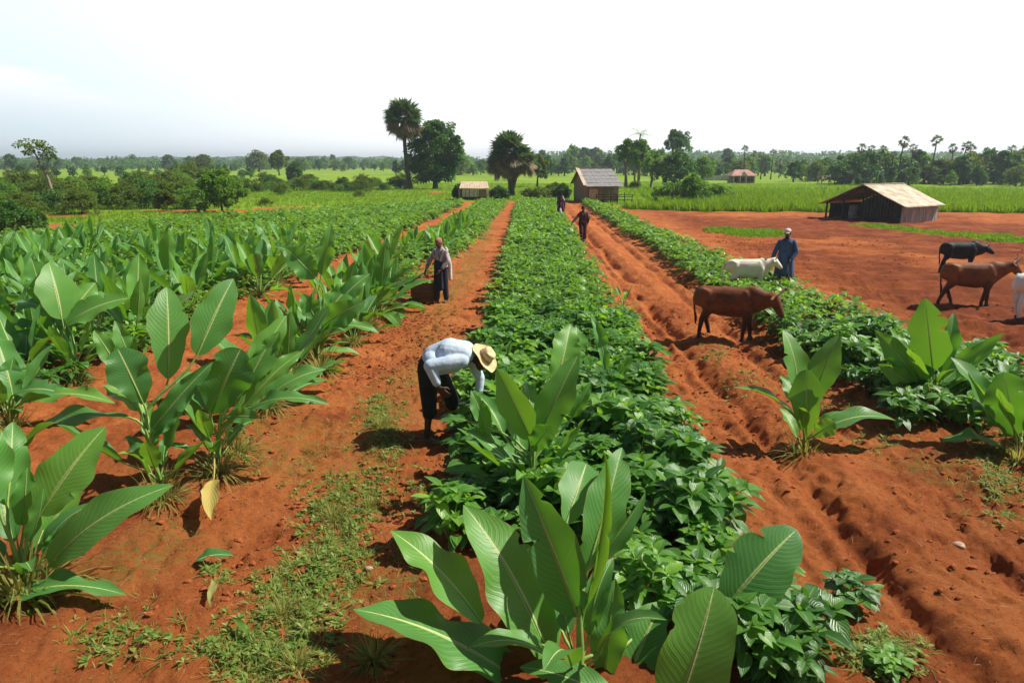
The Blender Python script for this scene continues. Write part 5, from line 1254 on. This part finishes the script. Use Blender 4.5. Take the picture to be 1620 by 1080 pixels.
def hero(name_label,bpx,leaves,stem=None,seed=0,fill=5,up=0,group=None,fl=(.5,.8),z=None):
    """leaves: (bx,by,tx,ty,wpx,db,dt,up,{opts}); db/dt = world Y offset (m) of blade base / tip from the plant"""
    g=G(*bpx); gz=hz(g.x,g.y); org=np.array([g.x,g.y,gz]); t=thing('broad_leaf_plant',name_label,'plant',tuple(org),0,group)
    r=random.Random(seed)
    for i,lf in enumerate(leaves):
        bx,by,tx,ty,w,db,dt,upw=lf[:8]; kw=dict(arch=.06,fold=.22,wave=.042,lobe=.09,nl=44,nw=10,tears=r.choice((0,1,2,3)),droop=.09); pr=.011
        if len(lf)>8: kw.update(lf[8])
        roll=kw.pop('roll',0.0); rpx=kw.pop('root',None)
        dt=dt+(.28 if upw>=.35 else 0)*(1 if ty<by-40 else .3); b=np.array(P(bx,by,g.y+db)[:]); e=np.array(P(tx,ty,g.y+dt)[:])
        m=(b+e)/2; Wd=w*.87*PXM(m[1],m[2]); tocam=np.array([0,0,CAMH])-m; tocam/=np.linalg.norm(tocam)
        nv=tocam*(1-upw)+np.array([.5,.1,1.])*upw
        ax=(e-b)/np.linalg.norm(e-b); nv=nv-ax*nv.dot(ax); nv/=np.linalg.norm(nv)
        if roll: nv=nv*math.cos(roll)+np.cross(ax,nv)*math.sin(roll)
        root=np.array([r.uniform(-.03,.03),r.uniform(-.03,.03),r.uniform(.0,.15)])
        rt=org+root
        if stem: 
            sp=np.array(P(*stem[0],g.y)[:]); rt=org+(sp-org)*min(.9,max(.1,(b[2]-.35-gz)/(sp[2]-gz+1e-6)))
        if rpx: rg=G(rpx[0],rpx[1]); rt=np.array([rg.x,rg.y,gz])
        leaf_part(t,rt-org,b-org,e-org,Wd,nv,seed*31+i,pr,**kw)
    for i in range(fill):   # lower filler leaves hugging the base
        az=i*2.4+seed; el=r.uniform(.35,1.1); L=r.uniform(*fl); d=np.array([math.cos(az)*math.cos(el),math.sin(az)*math.cos(el),math.sin(el)])
        b=d*.22+np.array([0,0,.05]); e=b+d*L; leaf_part(t,(0,0,.0),b,e,L*.30,(-d[0]*d[2],-d[1]*d[2],1),seed*57+i,.008,arch=.12,fold=.3,wave=.02,droop=.15,nl=12,nw=6)
    for i in range(up):
        az=i*2.4+seed*1.3+1; el=r.uniform(.75,1.25); L=r.uniform(.6,.95); d=np.array([math.cos(az)*math.cos(el),math.sin(az)*math.cos(el),math.sin(el)])
        b=d*r.uniform(.35,.55); e=b+d*L; leaf_part(t,(0,0,.05),b,e,L*r.uniform(.26,.34),(-d[0]*d[2],-d[1]*d[2],.5),seed*91+i,.009,arch=-.04,fold=r.uniform(.2,.6),wave=.02,droop=.15,nl=20,nw=8,tears=r.choice((0,0,2)))
    if stem:
        sp=np.array(P(*stem[0],g.y)[:])-org; V,Fq,U,rr=tube_np([(0,0,-.05),sp*.4+np.array([.01,0,0]),sp],[stem[1],stem[1]*.85,stem[1]*.5],10)
        link('stem',np_mesh('stem',V,Fq,U,rr),M_STEM,t)
    return t,org
# base tuft of dry grass
TB=[tuft(190,.34,.011,seed=500+s,seg=3,rad=.10,lo=.35,hi=1.45,droop=.7) for s in range(3)]
tb_me=[]
for T in TB:
    me=np_mesh('grass_tuft',*T[:2],None,T[3]); me.materials.append(M_DRYG); tb_me.append(me)
def basetuft(x,y,s,label,group=None):
    o=link('grass_tuft',tb_me[random.randrange(3)],None,None,(x,y,hz(x,y)-.01)); o.scale=(s,s,s*random.uniform(.8,1.1)); o.rotation_euler=(0,0,random.uniform(0,6)); tag(o,label,'grass tuft',group); return o
TG_='dry grass tufts at the feet of the broad leaved plants'
# ---- A : great foreground plant
hero('largest broad leaved plant, filling the bottom centre of the picture with huge wavy leaves',(915,1085),[
 (830,1085,557,938,124,.10,-.15,.75,dict(wave=.034,lobe=.13,arch=.05,fold=.15)),
 (762,985,617,822,98,.25,.35,.6,dict(wave=.03,lobe=.12,arch=.05)),
 (872,1045,733,775,124,.12,.40,.45,dict(wave=.026,lobe=.10,fold=.2)),
 (915,975,828,730,98,.0,.10,-.1,dict(fold=.35,wave=.012)),
 (895,830,928,722,72,.30,.55,.6,dict(wave=.01,peak=.55)),
 (930,900,985,690,78,.15,.45,.45,dict(wave=.02)),
 (925,960,958,690,34,.0,.05,.0,dict(fold=.9,wave=.006,roll=.7)),
 (938,890,1022,765,40,.1,.3,.2,dict(fold=.7,wave=.015,roll=.8)),
 (1142,968,1262,822,112,.30,.60,.1,dict(wave=.008,fold=.15,peak=.5,root=(1080,1120))),
 (1062,1150,1132,908,132,-.35,-.35,.55,dict(wave=.012,fold=.15,peak=.55,root=(1040,1170))),
 (955,1075,974,900,64,.05,.25,.0,dict(fold=.3)),
 (985,1100,1052,935,90,.05,.25,.75,dict(wave=.02,roll=-.4)),
 (975,1110,822,1042,70,-.3,-.35,.5,dict(wave=.02)),
 (1000,1010,1035,935,70,.3,.45,.6,dict(wave=.015)),
 (890,1000,848,905,70,.3,.45,.6,dict()),
],stem=((916,955),.032),seed=1,fill=5,fl=(.55,.75))
# ---- B : plant beside the bending farmer
hero('broad leaved plant in the central bed right of the bending person',(848,800),[
 (840,695,786,572,58,.0,.1,-.15,dict(fold=.25,wave=.008)),
 (848,700,915,548,66,.05,.25,.0,dict(fold=.4,wave=.012)),
 (880,605,903,503,54,.45,.65,.55,dict(fold=.3)),
 (835,772,738,668,64,-.1,-.15,.7,dict(wave=.025)),
 (795,685,754,616,44,.1,.15,.6,dict(fold=.6)),(772,690,745,610,34,.15,.25,.2,dict(fold=.3)),
 (772,752,700,740,26,.0,-.1,.6,dict()),(738,665,693,662,22,.2,.2,.6,dict()),
 (842,712,872,668,46,-.05,-.15,-.1,dict(fold=.3,peak=.6)),(838,655,832,598,34,.3,.4,.6,dict()),(905,660,935,600,30,.3,.4,.2,dict(fold=.6)),
],stem=((842,735),.026),seed=2,up=3,fill=7,fl=(.45,.65))
hero('single pair of thin upright blades poking from the middle of the central bed',(960,640),[(958,585,934,490,26,0,.1,.4,dict(fold=.5,arch=.1)),(905,580,912,510,44,.1,.3,.6,dict()),(975,600,1000,560,20,0,0,.2,dict())],seed=3,fill=2,fl=(.3,.45))
# ---- D : right path plant
hero('broad leaved plant with five spread leaves standing alone on the right path',(1272,706),[
 (1262,625,1240,512,52,.12,.25,.65,dict(wave=.02)),
 (1285,632,1328,520,52,.05,.2,-.15,dict(fold=.25,wave=.012)),
 (1276,690,1277,574,54,-.05,.05,-.2,dict(fold=.15,peak=.6,wave=.006)),
 (1262,665,1160,603,46,-.02,-.10,.8,dict(wave=.016,arch=.10)),
 (1300,680,1420,655,54,-.05,.0,.8,dict(wave=.016,arch=.10)),
 (1262,650,1235,588,36,.1,.2,.6,dict()),
 (1286,690,1322,665,34,-.12,-.2,-.1,dict(peak=.6)),
 (1258,690,1232,640,40,.1,.15,.7,dict(fold=.4)),
],stem=((1275,672),.024),seed=4,fill=2,fl=(.35,.5))
# ---- E
hero('broad leaved plant with a tall pointed bright leaf near the end of the right bed',(1468,650),[
 (1476,585,1465,460,66,0,.1,-.2,dict(fold=.15,wave=.006)),
 (1488,590,1510,486,34,.1,.15,.5,dict(fold=.5)),
 (1482,612,1590,515,36,.0,.1,.1,dict(fold=.4,arch=-.12)),
 (1452,605,1385,512,42,.05,.15,.1,dict(fold=.3)),
 (1440,610,1372,540,32,.0,.0,.7,dict(wave=.02)),
 (1450,615,1390,568,36,-.1,-.15,-.1,dict()),
 (1462,605,1438,530,44,.0,.05,.6,dict(fold=.4)),
 (1466,600,1455,555,34,-.1,-.1,.6,dict()),
 (1490,620,1510,575,38,.1,.2,.6,dict(fold=.3)),
 (1480,640,1530,610,34,.0,.0,.5,dict()),
],seed=5,up=4,fill=5,fl=(.4,.6))
# ---- F
hero('broad leaved plant at the right edge with a large rounded backlit leaf',(1612,715),[
 (1562,648,1505,556,48,.15,.3,.55,dict(wave=.02,fold=.3)),
 (1606,690,1590,578,70,.0,.1,-.2,dict(fold=.15,peak=.55)),
 (1602,690,1545,610,66,.1,.25,.5,dict()),
 (1592,712,1490,690,46,-.05,-.1,.8,dict(arch=.1)),
 (1632,735,1575,765,38,-.3,-.5,.6,dict(arch=.12)),
 (1615,680,1640,575,50,.1,.2,.4,dict()),(1625,690,1700,600,60,.1,.2,.5,dict()),(1625,700,1720,680,60,0,0,.7,dict()),
 (1612,660,1580,560,40,.4,.6,.6,dict()),
],seed=6,up=4,fill=5,fl=(.5,.7))
# ---- left group
hero('broad leaved plant cut by the bottom left corner of the picture',(38,925),[
 (62,815,165,660,84,.0,.1,.45,dict(wave=.012)),
 (78,895,272,748,78,-.05,.0,.6,dict(wave=.010,arch=.10)),
 (0,955,198,925,60,-.25,-.30,.8,dict(arch=.10)),
 (12,800,18,655,60,.1,.25,.5,dict()),
 (38,830,42,730,44,.1,.15,-.1,dict()),
 (60,870,130,740,60,.3,.45,.5,dict(fold=.4)),
 (-5,790,-40,640,70,.0,.1,.4,dict()),(0,890,-120,800,70,-.1,-.1,.6,dict()),
 (75,880,100,830,34,.1,.2,.2,dict()),
],seed=7,up=4,fill=4,fl=(.5,.7))
hero('broad leaved plant with two tall upright blades, left foreground',(256,778),[
 (266,600,262,440,66,.25,.4,.35,dict(fold=.12,wave=.004,peak=.5)),
 (312,562,368,428,66,.3,.5,.45,dict(wave=.012)),
 (228,640,185,542,72,-.05,.0,-.15,dict(fold=.15,peak=.6)),
 (190,585,148,515,34,.1,.15,-.1,dict(fold=.3)),
 (212,590,180,498,38,.25,.3,.2,dict(fold=.4)),
 (205,660,8,720,46,-.1,-.2,.8,dict(arch=.14)),
 (240,680,335,560,44,.0,.05,.7,dict(fold=.5,roll=.4)),
 (228,705,192,718,24,-.15,-.2,.6,dict()),
 (240,690,290,620,40,.1,.2,.7,dict()),
 (220,650,165,600,50,.3,.4,.5,dict()),
],stem=((226,660),.026),seed=8,up=5,fill=4,fl=(.4,.6))
t_,o_=hero('broad leaved plant with a yellow withered leaf hanging from its foot',(345,742),[
 (335,655,380,540,84,-.05,.0,-.15,dict(fold=.25,peak=.6)),
 (388,612,452,487,50,.1,.25,.45,dict(wave=.02)),
 (420,632,516,575,42,.0,.05,.75,dict(arch=.08)),
 (392,650,522,630,34,-.1,-.1,.6,dict(arch=.14)),
 (400,605,442,515,44,.25,.35,.3,dict(fold=.4)),
 (390,640,478,545,44,.15,.25,.7,dict(fold=.4)),
 (350,640,345,560,44,.2,.3,.5,dict()),
 (375,650,430,560,50,.3,.4,.6,dict()),
 (330,650,300,590,50,.2,.3,.6,dict()),
 (360,660,410,655,32,-.1,-.2,.2,dict()),
],stem=((348,668),.026),seed=9,up=5,fill=4,fl=(.4,.6))
# hanging dead leaf
a=np.array(G(343,770)[:])-o_; b=np.array(G(336,838)[:])-o_; a[2]=.16; b[2]=.035
V,Fq,U,rr,c=blade_np(a+(b-a)*.25,b,.20,(0.3,-1,.5),arch=.05,fold=.4,wave=.02,seed=3,nl=12,nw=6)
o=link('withered_leaf',np_mesh('withered_leaf',V,Fq,U,rr),M_DEAD,t_); o['label']='yellow withered leaf'
V,Fq,U,rr=tube_np([o_*0+np.array([0,-.02,.28]),a,a+(b-a)*.3],[.010,.009,.006],6); link('dead_stalk',np_mesh('dead_stalk',V,Fq,U,rr),M_DEAD,t_)
# J, mid left
hero('broad leaved plant with one big pale upright leaf in the second row at far left',(122,592),[
 (98,505,75,406,66,.0,.05,.4,dict(fold=.12,wave=.005,peak=.4)),
 (70,480,48,400,44,.2,.3,-.1,dict()),
 (105,512,205,462,50,.0,.1,.6,dict(wave=.02)),
 (60,518,2,512,26,-.1,-.1,.6,dict()),(70,540,5,520,26,-.15,-.2,.7,dict()),
 (92,500,20,470,60,.1,.2,.6,dict()),(110,520,60,430,60,.3,.4,.4,dict()),
 (105,510,150,440,50,.2,.4,.5,dict()),
],seed=10,up=5,fill=7,fl=(.5,.7))
hero('broad leaved plant at the left edge between the corner plant and the tall blades',(18,668),[
 (20,625,-10,520,56,0,.1,.4,dict()),(25,622,110,620,46,-.05,-.1,.7,dict(arch=.1)),(30,640,180,625,44,-.1,-.1,.7,dict(arch=.1)),
 (10,620,20,560,40,.1,.2,0,dict()),(15,640,50,590,40,.2,.3,.6,dict()),(0,640,-60,590,50,0,0,.6,dict()),
],seed=11,up=4,fill=5,fl=(.4,.6))
# K row towards the person with the box
hero('broad leaved plant left of the path with one tall narrow upright blade',(502,572),[
 (508,435,524,345,30,.1,.2,-.1,dict(fold=.4)),(500,440,450,385,44,.0,.0,-.1,dict(arch=.1)),(495,440,432,382,40,.1,.1,.6,dict(arch=.12)),
 (500,505,478,460,34,-.1,-.1,-.1,dict()),(505,540,505,460,30,0,0,.5,dict()),(512,515,578,470,46,.0,.0,.2,dict(arch=.1)),
 (495,520,460,470,50,.2,.3,.4,dict()),(520,520,600,520,32,-.1,-.1,.7,dict(arch=.1)),(515,500,560,440,44,.2,.3,.5,dict()),(525,490,585,425,34,.3,.4,.4,dict()),
],seed=12,up=6,fill=6,fl=(.4,.6))
# ---- generated rosettes
def rosette(seed,n=12,Lr=(.9,1.3),label=None,group=None,parts=True,nl=14,nw=6,petk=1.0,wr=(.28,.38)):
    r=random.Random(seed); t=thing('broad_leaf_plant',label,'plant',(0,0,-50),0,group)
    for i in range(n):
        f=i/(n-1); az=i*2.4+r.uniform(-.4,.4); el=R(78-74*f+r.uniform(-14,14)); L=r.uniform(*Lr)*(1-.35*f)*(.75 if i==0 else 1)
        d=np.array([math.cos(az)*math.cos(el),math.sin(az)*math.cos(el),math.sin(el)]); pet=(.32+.25*(1-f))*petk
        b=d*pet+np.array([0,0,.04]); e=b+d*L; nv=np.array([-d[0]*d[2],-d[1]*d[2],math.cos(el)**2+.15])
        leaf_part(t,(d[0]*.02,d[1]*.02,0),b,e,L*r.uniform(*wr),nv,seed*77+i,.010,arch=-.02-.0*f,fold=r.uniform(.15,.55),wave=r.uniform(.012,.035),droop=.08+.30*f,twist=r.uniform(-.5,.5),peak=r.uniform(.35,.5),nl=nl,nw=nw)
    return t
GR1='broad leaved plants in the row left of the central path'; GR2='broad leaved plants in the field beyond the second path'
LR1='broad leaved plant in the first row left of the central path, beyond the foreground ones'; LR2='broad leaved plant in the crowded left field beyond the second red path'
src=[rosette(600+s,n=11+s%3,label=LR1,group=GR1) for s in range(5)]
sp1=[(560,545),(585,520),(535,525),(600,500),(620,482),(575,500),(600,478),(585,490),(602,455),(612,435),(640,405),(655,395),(690,398),(705,392),(700,408),(722,385),(735,376),(430,650),(455,610),(478,572),(540,500)]
sp2=[(412,470),(385,455),(440,452),(335,470),(300,500),(270,480),(230,520),(190,505),(215,550),(345,450),(375,432),(310,440),(260,445),(205,462),(160,470),(110,470),(50,500),(10,540),(60,560),(20,475),(70,450),(130,440),(180,430),(235,425),(290,420),(340,415),(390,412),(430,425),(20,435),(80,425),(140,415),(40,605),(250,405),(200,410),(455,405),(480,420),(0,410),(60,408),(110,402),(-30,500),(-40,570),(-60,450),(150,395),(90,520),(160,530)]
k=0
for (px,py) in sp1+sp2:
    g=G(px,py); first=(px,py) in sp1
    s=random.uniform(.88,1.15) if py>420 else random.uniform(.75,1.0)
    if k<5: o=src[k]; o.location=(g.x,g.y,hz(g.x,g.y)); o.rotation_euler=(0,0,random.uniform(0,6)); o.scale=(s,s,s)
    else: o=copy_tree(src[random.randrange(5)],(g.x,g.y,hz(g.x,g.y)),random.uniform(0,6),s*random.uniform(.8,1.1))
    o.rotation_euler[0]=random.gauss(0,.10); o.rotation_euler[1]=random.gauss(0,.10)
    o['label']=LR1 if first else LR2; o['group']=GR1 if first else GR2
    k+=1
    if py>425 and random.random()<.9: basetuft(g.x,g.y-.08,random.uniform(1.2,1.8),'dry grass tuft round the foot of a broad leaved plant on the left side',TG_)
for (px,py,s,lab) in ((1272,708,1.25,'bushy dry grass tuft at the foot of the lone plant on the right path'),(1468,655,1.5,'grass tuft at the foot of the tall plant beside the right bed'),(1612,722,1.3,'grass tuft under the plant at the right edge'),
    (256,785,1.2,'grass tuft at the foot of the plant with two tall upright blades'),(345,748,1.1,'grass tuft around the plant with the yellow withered leaf'),(38,935,1.7,'dark grass tuft under the plant in the bottom left corner'),(122,600,1.3,'dry grass tuft under the plant with the big pale upright leaf'),(18,676,1.1,'dry grass tuft under the plant at the left edge'),
    (508,585,1.5,'yellow green grass tuft at the foot of the plant with the tall narrow blade'),(375,715,1.0,'yellowish grass tuft just right of the plant with the withered leaf'),
    (605,670,1.6,'shaggy green grass clump on the left path beside the bending person'),(530,810,1.5,'large pale grass clump in the middle of the left path'),(585,790,1.3,'grass clump just right of the large pale clump on the left path'),
    (450,960,1.3,'grass clump low on the left path near the bottom'),(590,1040,1.4,'grass clump at the bottom beside the huge foreground leaf'),(470,1050,1.2,'grass clump at the bottom edge of the left path')):
    g=G(px,py+6); o=basetuft(g.x,g.y,s*(.62 if 'clump' in lab else 1.3),lab)
# young light plants inside the central bed
ysrc=rosette(700,n=7,petk=.55,wr=(.34,.46),Lr=(.34,.5),label='small bright broad leaved seedling poking out of the central bed',group='bright seedlings in the central bed',nl=8,nw=4)
for i,(px,py) in enumerate(((985,500),(905,430),(885,460),(925,520),(940,545),(870,440),(800,600),(1010,700))):
    g=G(px,py); s=random.uniform(.7,1.0)
    if i==0: o=ysrc; o.location=(g.x,g.y,.2); o.scale=(s,s,s)
    else: copy_tree(ysrc,(g.x,g.y,.18),random.uniform(0,6),s)
# fallen leaves
def fallen(px,py,tx,ty,w,label,mat,seed,curl=.15):
    g=G(px,py); e=G(tx,ty); z=hz(g.x,g.y)
    V,Fq,U,rr,c=blade_np((0,0,.04),((e-g).x,(e-g).y,.05),w,(0,0,1),arch=curl,fold=.35,wave=.05,seed=seed,nl=12,nw=6)
    tag(link('fallen_leaf',np_mesh('fallen_leaf',V,Fq,U,rr),mat,None,(g.x,g.y,z)),label,'fallen leaf')
fallen(308,885,370,878,.16,'crumpled green leaf lying on the left path',M_BIG,3,.12)
fallen(332,955,345,918,.07,'curled pale green leaf on the soil below the crumpled leaf',M_WEED,5,.25)
fallen(395,1015,365,985,.05,'narrow fallen green leaf near the bottom of the left path',M_WEED,8)
# leafy weeds right foreground
for (px,py,s,lab) in ((1345,960,.75,'small leafy weed on the soil at the bottom right'),(1240,1010,1.0,'leafy crop plant just right of the great foreground plant'),(1215,1070,1.0,'leafy crop plant at the bottom edge right of the great foreground plant'),(1400,1060,.6,'low leafy weed at the bottom edge of the right path')):
    g=G(px,py); t=thing('crop_plant',lab,'crop plant',(g.x,g.y,hz(g.x,g.y)),px); t.scale=(s,s,s*.7); ml,ms=crop_src[px%7]; link('foliage',ml,None,t); link('stems',ms,None,t)
# stones
sv,sf=ico(3)
for (px,py,r_,lab) in ((583,900,.03,'pale round pebble on the soil left of the great wavy leaf'),(452,898,.028,'small pinkish stone among the weeds of the left path'),(1518,858,.05,'flat pale stone in the shadow at the lower right')):
    g=G(px,py); nz=fbm(sv[:,0]*1.5+px,sv[:,1]*1.5+sv[:,2],3,3); V=sv*r_*(1+.4*nz[:,None])*np.array([1.2,.9,.7])
    tag(link('stone',np_mesh('stone',V,sf),plain('pale_stone',(.5,.36,.24),.9,c2=(.36,.24,.16),nscale=20),None,(g.x,g.y,hz(g.x,g.y)+r_*.3)),lab,'stone')
# ================================================================= LIGHT, AIR, SKY
SAZ,SEL=R(78),R(50)
sd=bpy.data.lights.new('sun','SUN'); sd.energy=5.0; sd.angle=R(.6); sd.color=(1,.94,.84)
so=bpy.data.objects.new('sun',sd); col.objects.link(so)
dsun=V3((math.sin(SAZ)*math.cos(SEL),math.cos(SAZ)*math.cos(SEL),math.sin(SEL))); so.rotation_euler=dsun.to_track_quat('Z','Y').to_euler(); so.location=dsun*50
w=bpy.data.worlds.new('World'); scene.world=w; w.use_nodes=True; nt=w.node_tree; L=nt.links; bg=nt.nodes['Background']
sky=nd(nt,'ShaderNodeTexSky',sky_type='NISHITA'); sky.sun_disc=False; sky.sun_elevation=SEL; sky.sun_rotation=SAZ; sky.dust_density=1.5; sky.air_density=1.0; sky.altitude=100
tc=nd(nt,'ShaderNodeTexCoord'); sp=nd(nt,'ShaderNodeSeparateXYZ'); L.new(tc.outputs['Generated'],sp.inputs[0])
def MR(src,a,b,c=0,d=1):
    m=nd(nt,'ShaderNodeMapRange',interpolation_type='SMOOTHSTEP'); L.new(src,m.inputs['Value'])
    for n_,v_ in (('From Min',a),('From Max',b),('To Min',c),('To Max',d)): m.inputs[n_].default_value=v_
    return m.outputs[0]
def MM(op,a,b):
    m=nd(nt,'ShaderNodeMath',operation=op)
    for i,v_ in enumerate((a,b)):
        if isinstance(v_,(int,float)): m.inputs[i].default_value=v_
        else: L.new(v_,m.inputs[i])
    return m.outputs[0]
def MX(f,a,b):
    m=nd(nt,'ShaderNodeMix',data_type='RGBA')
    for k_,v_ in (('Factor',f),('A',a),('B',b)):
        if isinstance(v_,tuple): m.inputs[k_].default_value=(*v_,1)
        elif isinstance(v_,(int,float)): m.inputs[k_].default_value=v_
        else: L.new(v_,m.inputs[k_])
    return m.outputs['Result']
sc_=nd(nt,'ShaderNodeMix',data_type='RGBA',blend_type='MULTIPLY'); sc_.inputs['Factor'].default_value=1; L.new(sky.outputs[0],sc_.inputs['A']); K=.046; sc_.inputs['B'].default_value=(K,K,K,1)
# bright hazy veil: blue-grey at the left horizon, white to the right and above the horizon
az=MM('ARCTAN2',sp.outputs['X'],sp.outputs['Y']); el=sp.outputs['Z']
hcol=MX(MR(az,-.75,.0),(.57,.67,.72),(1.0,1.0,1.0))
hcol=MX(MR(el,.0,.30),hcol,MX(MR(az,-.75,-.1),(.73,.86,.92),(1.02,1.02,1.02)))
nz=nd(nt,'ShaderNodeTexNoise'); mp=nd(nt,'ShaderNodeMapping'); mp.inputs['Scale'].default_value=(2.2,2.2,7); L.new(tc.outputs['Generated'],mp.inputs[0]); L.new(mp.outputs[0],nz.inputs['Vector']); nz.inputs['Scale'].default_value=2.4; nz.inputs['Detail'].default_value=7
cl=MM('MULTIPLY',MM('MULTIPLY',MR(nz.outputs['Fac'],.42,.58),MR(el,.045,.10)),MM('MULTIPLY',MR(el,.165,.13),MR(az,-.42,-.55)))
hcol=MX(MM('MULTIPLY',cl,.6),hcol,(.90,.86,.86))
veil=MM('MULTIPLY',MR(el,.36,.24),MR(MM('ABSOLUTE',az,0),1.7,1.0))
L.new(MX(veil,sc_.outputs['Result'],hcol),bg.inputs['Color']); bg.inputs['Strength'].default_value=1.05
# haze box
bm=bmesh.new(); bmesh.ops.create_cube(bm,size=1); me=bpy.data.meshes.new('haze'); bm.to_mesh(me); bm.free()
hzb=bpy.data.objects.new('haze',me); col.objects.link(hzb); hzb.scale=(4800,2900,36); hzb.location=(0,1250,16.2)
hm=bpy.data.materials.new('air_haze'); hm.use_nodes=True; hn=hm.node_tree; hn.nodes.clear(); o=hn.nodes.new('ShaderNodeOutputMaterial'); pv=hn.nodes.new('ShaderNodeVolumePrincipled'); pv.inputs['Density'].default_value=.0005; pv.inputs['Color'].default_value=(.78,.90,1,1); pv.inputs['Anisotropy'].default_value=.3
hn.links.new(pv.outputs[0],o.inputs['Volume']); me.materials.append(hm); tag(hzb,'thin pale blue haze filling the air over the fields','haze',kind='stuff')
vs=scene.view_settings; vs.view_transform='Standard'; vs.look='None'; vs.exposure=.42; vs.gamma=1; vs.use_curve_mapping=False
scene.cycles.volume_bounces=0; scene.cycles.max_bounces=8; scene.cycles.transparent_max_bounces=8
